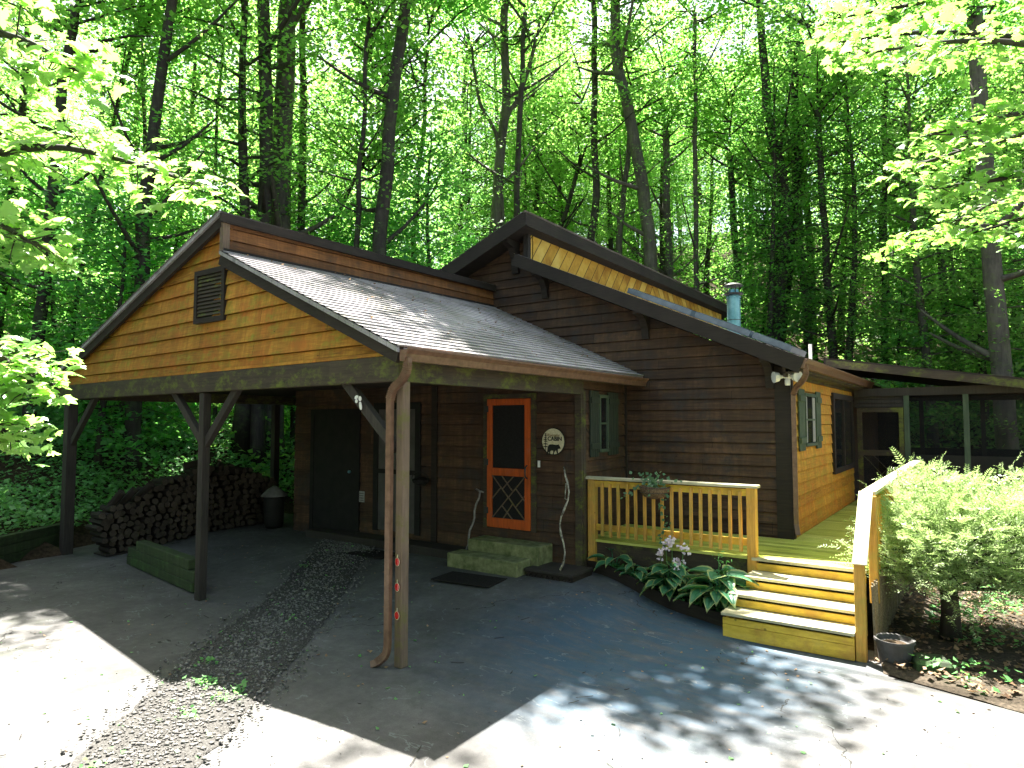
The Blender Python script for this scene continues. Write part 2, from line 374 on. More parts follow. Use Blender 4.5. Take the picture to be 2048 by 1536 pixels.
# lap siding on the vertical plane through p0->p1 (xy), outward normal nrm; poly in (s, z)
def siding(mb, p0, p1, poly, nrm, pitch=.18, thick=.023):
    p0 = Vector((*p0[:2], 0)); d = Vector((*p1[:2], 0)) - p0; d.normalize(); nrm = Vector((*nrm[:2], 0)).normalized()
    def span(z):
        xs = []
        n = len(poly)
        for i in range(n):
            (a, za), (b, zb) = poly[i], poly[(i + 1) % n]
            if abs(za - zb) < 1e-6:
                if abs(z - za) < 1e-5: xs += [a, b]
                continue
            t = (z - za) / (zb - za)
            if -1e-6 <= t <= 1 + 1e-6: xs.append(a + t * (b - a))
        return (min(xs), max(xs)) if len(xs) >= 2 else None
    zs = [z for _, z in poly]; z0, z1 = min(zs), max(zs)
    cuts = sorted(set([round(z, 4) for z in zs]))
    # backing wall
    back = [p0 + d * a + Vector((0, 0, z)) - nrm * .06 for a, z in poly]
    mb.prism(back, nrm * .03)
    k = math.floor(z0 / pitch)
    while k * pitch < z1 - .004:
        zb, zt = max(k * pitch + .010, z0), min((k + 1) * pitch, z1)
        lv = [zb] + [c for c in cuts if zb + .003 < c < zt - .003] + [zt]
        for a, b in zip(lv, lv[1:]):
            A, B = span(a + 1e-4), span(b - 1e-4)
            if not A or not B: continue
            oa = thick - (thick - .002) * (a - k * pitch) / pitch; obb = thick - (thick - .002) * (b - k * pitch) / pitch
            P = lambda s_, z, o_: p0 + d * s_ + Vector((0, 0, z)) + nrm * o_
            v = [P(A[0], a, oa), P(A[1], a, oa), P(B[1], b, obb), P(B[0], b, obb), P(A[0], a, oa - .018), P(A[1], a, oa - .018)]
            mb.add(v, [(0, 1, 2, 3), (4, 5, 1, 0)] if a == zb else [(0, 1, 2, 3)])
        k += 1
    return mb

def courses(mb, a0, a1, b0, b1, n, step=.012):
    """shingle courses from the low edge a0-a1 up to the high edge b0-b1"""
    a0, a1, b0, b1 = map(Vector, (a0, a1, b0, b1)); nr = (a1 - a0).cross(b0 - a0).normalized()
    if nr.z < 0: nr = -nr
    for i in range(n):
        t0, t1 = i / n, (i + 1) / n
        p, q = a0.lerp(b0, t0), a1.lerp(b1, t0); r_, s_ = a1.lerp(b1, t1), a0.lerp(b0, t1)
        mb.add([p + nr * step, q + nr * step, r_ + nr * .002, s_ + nr * .002, p, q], [(0, 1, 2, 3), (4, 5, 1, 0)])

def screenmat():
    b = NB('screen_sheer'); b.col((.015, .015, .015), .8, .2)
    t = b.n('ShaderNodeBsdfTransparent'); mx = b.n('ShaderNodeMixShader'); mx.inputs[0].default_value = .3
    b.l(t.outputs[0], mx.inputs[1]); b.l(b.p.outputs[0], mx.inputs[2]); b.l(mx.outputs[0], b.out.inputs[0])
screenmat()

# ------------------------------------------------------------ ground
def grid(xs, ys, fn, name, mat, keep=None):
    V = [(x, y, fn(x, y)) for y in ys for x in xs]; nx = len(xs); F = []
    for j in range(len(ys) - 1):
        for i in range(nx - 1):
            if keep and not keep((xs[i] + xs[i + 1]) / 2, (ys[j] + ys[j + 1]) / 2): continue
            F.append((j * nx + i, j * nx + i + 1, (j + 1) * nx + i + 1, (j + 1) * nx + i))
    me = npmesh(name, V, F, mat); me.polygons.foreach_set('use_smooth', [True] * len(me.polygons))
    return me
def axis(a, b, fine_a, fine_b, df, dc):
    r = [];  x = a
    while x < b:
        r.append(x); x += df if fine_a <= x < fine_b else dc
    return r + [b]
gx = axis(-90, 90, -24, 8, .5, 3.0); gy = axis(-30, 130, -2, 26, .5, 3.0)
tag(ob('ground', grid(gx, gy, lambda x, y: zg(x, y) - .05, 'ground', 'soil')), 'dark forest soil rising into a hillside', kind='structure')
def edge_y(x):       # far edge of the concrete to the right of the carport
    if x < -4.85: return 9.4
    if x < -2.35: return 8.86 - (x + 4.9) * .286
    if x < -.95: return 8.3
    return 7.62 - (x + 1) * .28
xs = [-14.6 + .2 * i for i in range(150)]; 
def drive_y(x): return [-6 + k for k in range(8)]
V = []; F = []; cols = []
for x in xs:
    top = edge_y(x)
    if x < -11.6: top = 11.0
    ys = [-8 + (top + 8) * (t / 60) ** .8 for t in range(61)]
    cols.append(ys)
for x, ys in zip(xs, cols): V += [(x, y, pad(x, y)) for y in ys]
for i in range(len(xs) - 1):
    for j in range(60):
        a = i * 61 + j
        xc, yc = xs[i] + .1, cols[i][j]
        if hill(xc, yc) > .05: continue
        F.append((a, a + 61, a + 62, a + 1))
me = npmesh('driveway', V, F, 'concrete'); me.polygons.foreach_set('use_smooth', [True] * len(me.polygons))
tag(ob('driveway', me), 'pale concrete driveway, cracked, with blue skylight painted in', kind='structure')
V = []; F = []; NY = 70; xs2 = [-.97 + .12 * i for i in range(100)]
for x in xs2:
    e = edge_y(x) + .05 * noise.noise(Vector((x * 3, 0, 7))) + .02
    for j in range(NY):
        y = e + (18 - e) * (j / (NY - 1)) ** 1.5
        k = min(1, j / 4); V.append((x, y, pad(x, y) + .006 + k * (zg(x, y) - pad(x, y) + .02 + .035 * noise.noise(Vector((x * 3, y * 3, 5))) + .012 * noise.noise(Vector((x * 11, y * 11, 5))))))
for i in range(len(xs2) - 1):
    for j in range(NY - 1): q = i * NY + j; F.append((q, q + NY, q + NY + 1, q + 1))
tag(ob('yard', npmesh('yard', V, F, 'mulch')), 'leaf-littered earth beside the deck', kind='structure')
# gravel strip between the two carport slabs
GL = [(-4.4, .4), (-5.27, 2.12), (-6.32, 3.38), (-7.13, 4.40), (-7.85, 5.46), (-9.3, 7.4), (-9.9, 8.3)]
GR = [(-3.3, .9), (-4.52, 2.65), (-5.17, 3.57), (-5.92, 4.61), (-7.07, 6.13), (-8.5, 7.9), (-9.1, 8.4)]
def lerp2(L, t):
    t *= len(L) - 1; i = min(int(t), len(L) - 2); t -= i
    return L[i][0] + (L[i + 1][0] - L[i][0]) * t, L[i][1] + (L[i + 1][1] - L[i][1]) * t
V = []; F = []; NS, NC = 90, 12
for i in range(NS):
    for j in range(NC):
        a = lerp2(GL, i / (NS - 1)); b = lerp2(GR, i / (NS - 1)); u = j / (NC - 1)
        if j in (0, NC - 1): jit = .07 * noise.noise(Vector((i * .5, j, 0))) + .04 * noise.noise(Vector((i * 1.7, j, 4))); u += jit
        x = a[0] + (b[0] - a[0]) * u; y = a[1] + (b[1] - a[1]) * u
        V.append((x, y, pad(x, y) + (.006 if j in (0, NC - 1) else .016 + .006 * noise.noise(Vector((x * 8, y * 8, 0))))))
for i in range(NS - 1):
    for j in range(NC - 1): a = i * NC + j; F.append((a, a + 1, a + NC + 1, a + NC))
tag(ob('gravel_strip', npmesh('gravel_strip', V, F, 'gravel_bed')), 'strip of gravel across the slab', kind='structure')

def scatter(name, pts, mat, make, label=None, kind='stuff'):
    Vs = []; Fs = []; o = 0
    for p in pts:
        v, f = make(p); Vs.append(v); Fs.append(np.asarray(f) + o); o += len(v)
    me = npmesh(name, np.concatenate(Vs), np.concatenate(Fs), mat)
    return tag(ob(name, me), label, kind=kind)
OCT = np.array([(1, 0, 0), (0, 1, 0), (-1, 0, 0), (0, -1, 0), (0, 0, 1), (0, 0, -1)], float)
OCF = [(0, 1, 4), (1, 2, 4), (2, 3, 4), (3, 0, 4), (1, 0, 5), (2, 1, 5), (3, 2, 5), (0, 3, 5)]
def pebble(p):
    s = .005 + .022 * rng.random() ** 2.2; a = rng.uniform(0, 6.28); v = OCT * (s, s * rng.uniform(.6, 1), s * .6) + rng.normal(0, s * .15, (6, 3))
    c, d = math.cos(a), math.sin(a); v = v @ np.array([[c, d, 0], [-d, c, 0], [0, 0, 1]])
    return v + np.array(p), OCF
pts = []
for _ in range(12000):
    t = random.random(); u = random.gauss(.5, .33)
    if not -.2 < u < 1.2: continue
    a = lerp2(GL, t); b = lerp2(GR, t); x = a[0] + (b[0] - a[0]) * u; y = a[1] + (b[1] - a[1]) * u
    pts.append((x, y, pad(x, y) + .02))
scatter('gravel', pts, 'stone', pebble, 'loose grey gravel stones')

# ------------------------------------------------------------ carport
def FY(x): return 4.79 + (-4.75 - x) * .061
def F3(x, z, off=0.0): return Vector((x, FY(x) + off, z))
cp = thing('carport', (-4.77, 4.85, 0), 'brown timber carport with a lap-sided gable, mossy front beam and shingled roof', 'carport')
def post(x, y, wd, z1, z0=0, mat='post_brown', parent=cp, name='post', bevel=.008):
    return MB().box((x - wd / 2, y - wd / 2, z0), (x + wd / 2, y + wd / 2, z1)).build(name, mat, parent, bevel=bevel)
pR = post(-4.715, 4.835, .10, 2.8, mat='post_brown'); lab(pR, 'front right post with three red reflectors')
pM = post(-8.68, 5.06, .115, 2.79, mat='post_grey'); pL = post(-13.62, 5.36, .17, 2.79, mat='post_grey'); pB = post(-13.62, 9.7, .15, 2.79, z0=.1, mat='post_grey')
for z in (1.024, .781, .508):
    m = MB(); c = F3(-4.715, z, -.014)
    m.prism([(c.x + .028 * math.cos(t), 4.781, z + .038 * math.sin(t)) for t in [k * math.pi / 8 for k in range(16)]], (0, -.012, 0)).build('reflector', 'red_reflector', pR)
    m = MB(); m.tube([(c.x + .030 * math.cos(t), 4.772, z + .041 * math.sin(t)) for t in [k * math.pi / 8 for k in range(17)]], .0025, 6, cap=False)
    m.box((c.x - .003, 4.772, z + .042), (c.x + .003, 4.779, z + .07)).build('reflector_rim', 'cream', pR)
MB().bar(F3(-14.2, 2.93), F3(-4.68, 2.93), .11, .26).build('front_beam', 'beam_brown', cp, bevel=.006)
MB().bar(F3(-14.15, 3.08, -.03), F3(-4.68, 3.08, -.03), .05, .035).build('trim_board', 'siding_bounce_lit', cp)
MB().bar((-4.74, 4.86, 2.9), (-4.82, 8.64, 2.9), .11, .2).build('side_beam', 'beam_brown', cp)
MB().bar((-13.64, 5.45, 2.9), (-13.64, 10.4, 2.9), .11, .2).build('side_beam', 'beam_brown', cp)
for a, b in (((-9.62, 2.84), (-8.66, 2.05)), ((-7.86, 2.84), (-8.70, 2.05)), ((-5.66, 2.86), (-4.80, 2.12)), ((-12.50, 2.86), (-13.60, 1.98))):
    MB().bar(F3(a[0], a[1], .05), F3(b[0], b[1], .05), .08, .11).build('brace', 'post_grey', cp, bevel=.005)
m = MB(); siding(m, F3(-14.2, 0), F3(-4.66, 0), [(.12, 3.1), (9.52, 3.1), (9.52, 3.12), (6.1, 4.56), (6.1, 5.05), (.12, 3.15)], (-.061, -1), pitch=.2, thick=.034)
m.build('gable_siding', 'siding_bounce_lit', cp)
MB().bar(F3(-14.28, 3.10, -.10), F3(-8.12, 5.06, -.10), .05, .19).bar(F3(-4.62, 3.055, -.10), F3(-8.10, 4.545, -.10), .05, .17).build('rake_board', 'trim_dark', cp)
MB().box((-8.13, FY(-8.1) - .115, 4.62), (-8.05, FY(-8.1) - .02, 5.06)).build('corner_board', 'post_brown', cp)
# roofs
def slab(mb, pts, th): mb.prism([Vector(p) for p in pts], (0, 0, -th))
m = MB(); slab(m, [F3(-14.33, 3.17, -.16), F3(-8.08, 5.16, -.16), Vector((-7.76, 10.48, 5.09)), Vector((-14.33, 10.48, 3.17))], .05)
courses(m, F3(-14.33, 3.18, -.17), (-14.33, 10.46, 3.18), F3(-8.08, 5.17, -.17), (-7.76, 10.46, 5.10), 44); r1 = m.build('roof', 'shingle', cp)
m = MB(); slab(m, [F3(-4.60, 3.125, -.16), Vector((-4.62, 10.46, 3.16)), Vector((-7.80, 10.46, 4.66)), F3(-8.06, 4.635, -.16)], .05)
courses(m, F3(-4.59, 3.13, -.17), (-4.61, 10.45, 3.165), F3(-8.06, 4.645, -.17), (-7.80, 10.45, 4.67), 27, .02); r2 = m.build('roof', 'shingle', cp); lab(r2, 'lower shingled roof slope facing the driveway')
m = MB(); siding(m, F3(-8.10, 0, -.08), (-7.80, 10.48), [(0, 4.60), (5.6, 4.60), (5.6, 5.02), (0, 5.08)], (1, .04), pitch=.155); m.build('clerestory_siding', 'siding_mid', cp)
MB().bar(F3(-8.04, 5.075, -.16), (-7.73, 10.46, 5.02), .05, .12).build('ridge_fascia', 'trim_dark', cp)
MB().bar(F3(-8.07, 4.66, -.1), (-7.77, 10.46, 4.675), .05, .035).build('flashing', 'trim_dark', cp)
MB().prism([F3(-14.1, 3.02, .06), F3(-4.8, 3.02, .06), Vector((-4.88, 8.64, 3.02)), Vector((-11.55, 8.64, 3.02)), Vector((-11.55, 10.4, 3.02)), Vector((-14.1, 10.4, 3.02))], (0, 0, .03)).build('ceiling', 'ceiling_ply', cp)
GP = [(0, -.13), (.065, -.13), (.085, -.06), (.125, -.02), (.125, 0), (.105, 0), (.10, -.02), (0, -.02)]
def gutter(x0, y0, x1, y1, z, parent, mat='brown_metal'):
    m = MB(); m.prism([(x0 + a, y0, z + b) for a, b in GP], (x1 - x0, y1 - y0, 0)); return m.build('gutter', mat, parent)
gutter(-4.60, 4.66, -4.62, 10.42, 3.12, cp)
MB().bar((-4.64, 4.72, 3.05), (-4.655, 10.44, 3.05), .04, .13).build('fascia', 'beam_brown', cp)
def downspout(pts, parent, ribs, mat='brown_metal', sq=(.040, .030)):
    m = MB(); m.tube(pts, 1, 4, square=sq)
    for i, j in ribs:
        a, b = Vector(pts[i]), Vector(pts[j]); n = max(2, int((b - a).length / .022))
        for k in range(n):
            t = a.lerp(b, (k + .5) / n); d = (b - a).normalized() * .004
            m.tube([t - d, t + d], 1, 4, square=(sq[0] + .006, sq[1] + .006))
    return m.build('downspout', mat, parent)
def smooth_path(P, n=5):
    P = [Vector(p) for p in P]; out = []
    for i in range(len(P) - 1):
        p0, p1, p2, p3 = P[max(i - 1, 0)], P[i], P[i + 1], P[min(i + 2, len(P) - 1)]
        for k in range(n):
            t = k / n; out.append(.5 * ((2 * p1) + (p2 - p0) * t + (2 * p0 - 5 * p1 + 4 * p2 - p3) * t * t + (3 * p1 - 3 * p2 + p3 - p0) * t ** 3))
    return out + [P[-1]]
el = smooth_path([(-4.53, 4.70, 3.02), (-4.54, 4.70, 2.90), (-4.62, 4.71, 2.80), (-4.74, 4.725, 2.73), (-4.80, 4.735, 2.62)], 4)
foot = smooth_path([(-4.80, 4.735, .22), (-4.82, 4.725, .12), (-4.90, 4.69, .045), (-4.95, 4.665, .02)], 3)
pts = el + [Vector((-4.80, 4.735, 2.5))] + foot
downspout(pts, cp, [(i, i + 1) for i in range(2, len(el) - 1)] + [(len(el) + 1 + i, len(el) + 2 + i) for i in range(3, 6)], sq=(.032, .024))
# gable vent
gv = MB(); y0 = FY(-8.45)
for a, b in (((-8.84, 3.74), (-8.77, 4.47)), ((-8.18, 3.74), (-8.11, 4.47)), ((-8.77, 4.40), (-8.18, 4.47)), ((-8.77, 3.74), (-8.18, 3.81))): gv.box((a[0], y0 - .07, a[1]), (b[0], y0 - .015, b[1]))
gvo = gv.build('gable_vent', 'trim_dark', cp)
MB().box((-8.775, y0 - .03, 3.80), (-8.175, y0 - .026, 4.41)).build('vent_back', 'near_black', gvo)
m = MB()
for k in range(11):
    z = 3.84 + k * .052; m.prism([(-8.77, y0 - .06, z), (-8.77, y0 - .055, z - .006), (-8.77, y0 - .035, z + .03), (-8.77, y0 - .04, z + .036)], (.59, 0, 0))
m.build('louver', 'beam_brown', gvo)

# ------------------------------------------------------------ cabin
cb = thing('cabin', (-2.3, 10.5, 0), 'dark brown lap-sided cabin with a raised clerestory roof behind the carport', 'cabin')
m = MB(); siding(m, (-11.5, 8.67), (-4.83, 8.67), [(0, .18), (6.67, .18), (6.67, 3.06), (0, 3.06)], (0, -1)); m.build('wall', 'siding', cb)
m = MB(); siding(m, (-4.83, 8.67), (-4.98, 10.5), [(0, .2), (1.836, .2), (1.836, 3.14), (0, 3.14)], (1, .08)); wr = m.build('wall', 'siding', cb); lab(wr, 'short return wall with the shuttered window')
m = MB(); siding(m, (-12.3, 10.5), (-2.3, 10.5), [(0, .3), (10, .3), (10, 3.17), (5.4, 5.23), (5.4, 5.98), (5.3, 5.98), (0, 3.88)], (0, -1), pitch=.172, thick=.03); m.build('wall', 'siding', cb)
m = MB(); siding(m, (-2.3, 10.5), (-2.3, 16.45), [(0, .5), (5.95, .5), (5.95, 3.2), (0, 3.2)], (1, 0)); ws = m.build('wall', 'siding_deck_glow', cb); lab(ws, 'side wall along the deck, deck glow painted in as golden brown')
m = MB(); siding(m, (-11.5, 10.5), (-11.5, 8.67), [(0, .15), (1.83, .15), (1.83, 3.06), (0, 3.06)], (-1, 0)); siding(m, (-12.3, 22), (-12.3, 10.5), [(0, .3), (11.5, .3), (11.5, 3.8), (0, 3.8)], (-1, 0)); siding(m, (-2.3, 16.46), (-2.3, 22), [(0, .5), (5.54, .5), (5.54, 3.2), (0, 3.2)], (1, 0))  # inside the porch the side wall drops the painted deck glow
m.prism([(-12.28, 21.95, .3), (-2.32, 21.95, .3), (-2.32, 21.95, 3.15), (-6.9, 21.95, 5.2), (-12.28, 21.95, 3.7)], (0, .05, 0)); m.build('wall', 'siding', cb)
mw = MB().box((-6.99, 10.42, 5.30), (-6.90, 22.0, 6.03)).build('clerestory_wall', 'diagonal_boards', cb)
MB().box((-6.99, 10.36, 5.30), (-6.885, 10.46, 5.99)).build('corner_board', 'post_grey', cb)
# roofs of the cabin
m = MB(); m.prism([(-6.74, 10.05, 6.25), (-12.95, 10.05, 3.75), (-12.95, 10.05, 3.55), (-6.74, 10.05, 6.02)], (0, 12.6, 0)); ur = m.build('roof', 'trim_dark', cb); lab(ur, 'upper roof slope falling away to the left')
m = MB(); courses(m, (-13.0, 10.0, 3.76), (-13.0, 22.7, 3.76), (-6.70, 10.0, 6.285), (-6.70, 22.7, 6.285), 44); m.build('shingles', 'shingle', ur)
MB().box((-6.745, 10.0, 6.0), (-6.69, 22.66, 6.24)).bar((-6.72, 10.02, 6.13), (-12.95, 10.02, 3.62), .05, .25).build('fascia', 'trim_dark', cb)
m = MB(); m.prism([(-2.08, 10.08, 3.30), (-6.92, 10.08, 5.465), (-6.92, 10.08, 5.36), (-2.08, 10.08, 3.19)], (0, 12.5, 0)); lr = m.build('roof', 'trim_dark', cb); lab(lr, 'lower roof slope with the skylights and stovepipe')
m = MB(); courses(m, (-2.0, 10.0, 3.29), (-2.0, 22.6, 3.29), (-7.0, 10.0, 5.528), (-7.0, 22.6, 5.528), 39, .014); m.build('shingles', 'shingle', lr)
MB().bar((-2.02, 10.03, 3.19), (-6.98, 10.03, 5.41), .05, .22).build('rake_board', 'trim_dark', cb)
for a, b in (((-5.30, 4.86), (-4.1, 4.32)), ((-4.02, 4.285), (-3.10, 3.873)), ((-3.05, 3.85), (-2.45, 3.58))):
    d = Vector((b[0] - a[0], 0, b[1] - a[1])); y = 11.3
    A = Vector((a[0], y, a[1] - .06)); B = Vector((b[0], y, b[1] - .06)); up = Vector((.408, 0, .913))
    s = MB().prism([A, B, B + up * .10, A + up * .10], (0, 1.1, 0)).build('skylight', 'skylight_curb', cb)
    MB().prism([A + up * .102 + d * .05, B + up * .102 - d * .05, B + up * .112 - d * .05, A + up * .112 + d * .05], (0, 1.0, 0)).build('pane', 'skylight_glass', s)
for x, z in ((-6.62, 5.08), (-4.62, 4.17), (-2.62, 3.28)):
    m = MB(); pr = [(10.07, z + .16), (10.49, z + .20), (10.49, z - .38), (10.43, z - .38), (10.40, z - .20), (10.30, z - .06), (10.17, z - .01), (10.07, z)]
    m.prism([(x, a, b) for a, b in pr], (.12, 0, 0)); m.build('bracket', 'trim_dark', cb)
m = MB(); pr = [(10.07, 5.93), (10.49, 5.93), (10.49, 5.25), (10.42, 5.25), (10.38, 5.55), (10.28, 5.72), (10.07, 5.78)]; m.prism([(-7.3, a, b) for a, b in pr], (.14, 0, 0)); m.build('bracket', 'trim_dark', cb)
# corner and trim boards
MB().box((-2.50, 10.455, .42), (-2.272, 10.50, 3.22)).box((-2.30, 10.503, .66), (-2.262, 10.60, 3.15)).build('corner_board', 'trim_dark', cb)
MB().box((-4.905, 8.628, .2), (-4.795, 8.67, 2.86)).bar((-4.80, 8.675, 1.5), (-4.81, 8.77, 1.5), .03, 2.7).build('corner_board', 'beam_brown', cb)
MB().box((-7.74, 8.625, .25), (-7.62, 8.66, 3.0)).build('corner_board', 'trim_dark', cb)
MB().box((-5.02, 10.45, .5), (-4.93, 10.49, 3.2)).build('corner_board', 'trim_dark', cb)
MB().box((-2.30, 10.12, 3.05), (-2.262, 17.0, 3.20)).box((-2.10, 10.08, 3.12), (-2.06, 17.6, 3.28)).box((-2.30, 10.12, 3.10), (-2.10, 17.6, 3.118)).build('fascia', 'beam_brown', cb)
gutter(-2.055, 10.02, -2.055, 17.3, 3.29, cb)
el = smooth_path([(-1.99, 10.12, 3.20), (-1.99, 10.14, 3.08), (-2.06, 10.22, 2.98), (-2.17, 10.36, 2.90), (-2.225, 10.43, 2.80)], 4)
downspout(el + [Vector((-2.23, 10.44, 2.7)), Vector((-2.23, 10.44, .9)), Vector((-2.2, 10.40, .75))], cb, [(i, i + 1) for i in range(3, len(el) - 1)], sq=(.032, .024))
# panels laid on a wall
def on_wall(mb, p0, p1, nrm, s0, s1, z0, z1, o0, o1):
    p0 = Vector((*p0, 0)); d = (Vector((*p1, 0)) - p0).normalized(); n = Vector((*nrm, 0)).normalized()
    q = [p0 + d * s0 + n * o0, p0 + d * s1 + n * o0, p0 + d * s1 + n * o1, p0 + d * s0 + n * o1]
    return mb.prism([Vector((a.x, a.y, z0)) for a in q], (0, 0, z1 - z0))
DW = ((0, 8.67), (1, 8.67), (0, -1))          # s = world x on the door wall
RW = ((-4.83, 8.67), (-4.98, 10.5), (1, .08)) # s from the corner
SW = ((-2.3, 0), (-2.3, 1), (1, 0))           # s = world y on the side wall
def W(mb, wall, *a): return on_wall(mb, *wall, *a)
def window(wall, s0, s1, g0, g1, z0, z1, shut='shutter_green', curtain=False):
    m = MB(); e = .05
    W(m, wall, g0 - e, g0, z0, z1, .0, .055); W(m, wall, g1, g1 + e, z0, z1, .0, .055); W(m, wall, g0, g1, z1 - e, z1, .0, .052); W(m, wall, g0, g1, z0, z0 + e, .0, .06)
    wd = m.build('window', 'shutter_green', cb)
    W(MB(), wall, g0, g1, z0 + e, z1 - e, .024, .03).build('pane', 'dark_glass', wd)
    W(MB(), wall, g0, g1, (z0 + z1) / 2 - .015, (z0 + z1) / 2 + .015, .031, .045).build('sash', 'shutter_green', wd)
    for a, b in ((s0, g0 - e - .01), (g1 + e + .01, s1)):
        m = MB(); n = 4; wdt = (b - a) / n
        for k in range(n): W(m, wall, a + k * wdt + .004, a + (k + 1) * wdt - .004, z0 - .06, z1 + .05, .024, .045)
        for z in (z0 + .06, z1 - .14): W(m, wall, a + .01, b - .01, z, z + .09, .045, .066)
        m.build('shutter', shut, wd)
    return wd
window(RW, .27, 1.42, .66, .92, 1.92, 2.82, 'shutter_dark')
sw_ = window(SW, 10.95, 12.68, 11.42, 12.22, 2.0, 2.86)
for a, b in ((11.43, 11.58), (12.0, 12.2)): W(MB(), SW, a, b, 2.06, 2.80, .031, .036).build('curtain', 'plaque', sw_)
m = MB()
for a, b, c, d in ((13.86, 13.98, 1.40, 2.95), (16.2, 16.32, 1.40, 2.95), (13.98, 16.2, 2.84, 2.95), (13.98, 16.2, 1.40, 1.50), (15.0, 15.08, 1.5, 2.84)): W(m, SW, a, b, c, d, .0, .06)
bw = m.build('window', 'trim_dark', cb); lab(bw, 'large dark picture window near the porch')
W(MB(), SW, 13.98, 16.2, 1.50, 2.84, .022, .030).build('pane', 'dark_glass', bw)
# screen door
sd0, sd1 = -6.52, -5.69
m = MB(); W(m, DW, sd0 - .09, sd0 - .005, .70, 2.84, 0, .045); W(m, DW, sd1 + .005, sd1 + .09, .70, 2.84, 0, .045); W(m, DW, sd0 - .005, sd1 + .005, 2.765, 2.84, 0, .043)
m.build('door_frame', 'beam_brown', cb)
m = MB()
W(m, DW, sd0, sd0 + .10, .72, 2.76, .03, .065); W(m, DW, sd1 - .10, sd1, .72, 2.76, .03, .065)
for a, b in ((2.66, 2.76), (1.54, 1.66), (.72, .87)): W(m, DW, sd0 + .10, sd1 - .10, a, b, .031, .062)
dr = m.build('screen_door', 'cedar', cb, bevel=.003); lab(dr, 'orange-red wooden screen door with diagonal lattice below')
W(MB(), DW, sd0 + .09, sd1 - .09, .86, 2.67, .036, .040).build('screen', 'screen_mesh', dr)
W(MB(), DW, sd0 + .22, sd1 - .30, 1.75, 2.58, .024, .030).build('inner_pane', 'grey_cover', dr)
m = MB(); ox0, ox1, oz0, oz1 = sd0 + .10, sd1 - .10, .87, 1.54
for u0, v0, u1, v1 in ((0, 0, 1, 1), (0, 1, 1, 0), (0, .45, .27, .72), (.30, 1, .62, .66), (.72, .28, 1, .56), (.34, 0, .62, .34), (.34, .36, .0, .0), (.30, .30, .62, 0), (.72, .72, 1, .44), (.33, .70, .66, 1.0)):
    a = (ox0 + (ox1 - ox0) * u0, 8.622, oz0 + (oz1 - oz0) * v0); b = (ox0 + (ox1 - ox0) * u1, 8.622, oz0 + (oz1 - oz0) * v1)
    if (u0, v0, u1, v1) == (.34, .36, .0, .0): continue
    m.bar(a, b, .014, .026, up=(0, -1, .001))
m.build('lattice', 'post_brown', dr)
m = MB()
for z in (.98, 1.75, 2.6): W(MB(), DW, sd0 - .05, sd0 + .03, z - .05, z + .05, .066, .074).build('hinge', 'black_metal', dr)
MB().tube(smooth_path([(sd1 - .05, 8.60, 1.72), (sd1 - .05, 8.55, 1.68), (sd1 - .05, 8.55, 1.56), (sd1 - .05, 8.60, 1.52)], 4), .012, 8).build('handle', 'black_metal', dr)
# grey panelled door and the dark storage door further left
m = MB()
for a, b, c, d in ((-9.16, -9.04, .42, 2.74), (-8.12, -8.0, .42, 2.74), (-9.04, -8.12, 2.62, 2.74)): W(m, DW, a, b, c, d, 0, .05)
m.build('door_frame', 'near_black', cb)
gd = W(MB(), DW, -9.04, -8.12, .44, 2.62, .022, .034).build('door', 'grey_door', cb); lab(gd, 'plain grey door with a dark middle rail')
W(MB(), DW, -9.04, -8.12, 1.46, 1.54, .034, .05).build('middle_rail', 'near_black', gd)
m = MB()
for a, b, c, d in ((-10.96, -10.86, .22, 2.64), (-9.64, -9.54, .22, 2.64), (-10.86, -9.64, 2.54, 2.64)): W(m, DW, a, b, c, d, 0, .05)
m.build('door_frame', 'near_black', cb)
dd = W(MB(), DW, -10.86, -9.64, .24, 2.54, .022, .04).build('door', 'near_black', cb); lab(dd, 'dark storage door at the back of the carport')
MB().lathe((-9.78, 8.60, 1.45), [(.0, -.03), (.03, -.02), (.035, 0), (.03, .02), (0, .03)], 10).build('knob', 'galvanised', dd)
m = MB(); W(m, DW, -9.58, -9.40, .90, 1.10, .024, .034); vc = m.build('vent_cover', 'plaque', cb)
m = MB()
for k in range(4): W(m, DW, -9.56, -9.42, .925 + k * .042, .943 + k * .042, .035, .042)
m.build('slat', 'grey_cover', vc)
W(MB(), DW, -5.56, -5.525, 1.70, 1.80, .024, .045).build('doorbell', 'white_plastic', cb)
# stovepipe, plumbing vent
m = MB(); m.lathe((-4.42, 15, 0), [(.145, 4.2), (.145, 5.17), (.16, 5.175), (.16, 5.2), (.13, 5.21), (.11, 5.33), (.11, 5.36)], 20)
sp = m.build('stovepipe', 'galvanised', cb, smooth=False)
MB().lathe((-4.42, 15, 0), [(.17, 5.235), (.205, 5.245), (.205, 5.27), (.17, 5.28)], 20).lathe((-4.42, 15, 0), [(.21, 5.44), (.22, 5.45), (.12, 5.50), (.02, 5.51)], 20).build('cap', 'black_metal', sp)
m = MB()
for k in range(4): t = k * 1.57 + .6; m.bar((-4.42 + .14 * math.cos(t), 15 + .14 * math.sin(t), 5.26), (-4.42 + .14 * math.cos(t), 15 + .14 * math.sin(t), 5.46), .015, .015, up=(1, 0, 0))
m.lathe((-4.42, 15, 0), [(.149, 4.66), (.149, 4.675)], 20); m.build('cap_stay', 'black_metal', sp)
MB().lathe((-2.56, 13.5, 0), [(.03, 3.4), (.03, 3.86), (.02, 3.86)], 12).build('vent_pipe', 'white_plastic', cb)

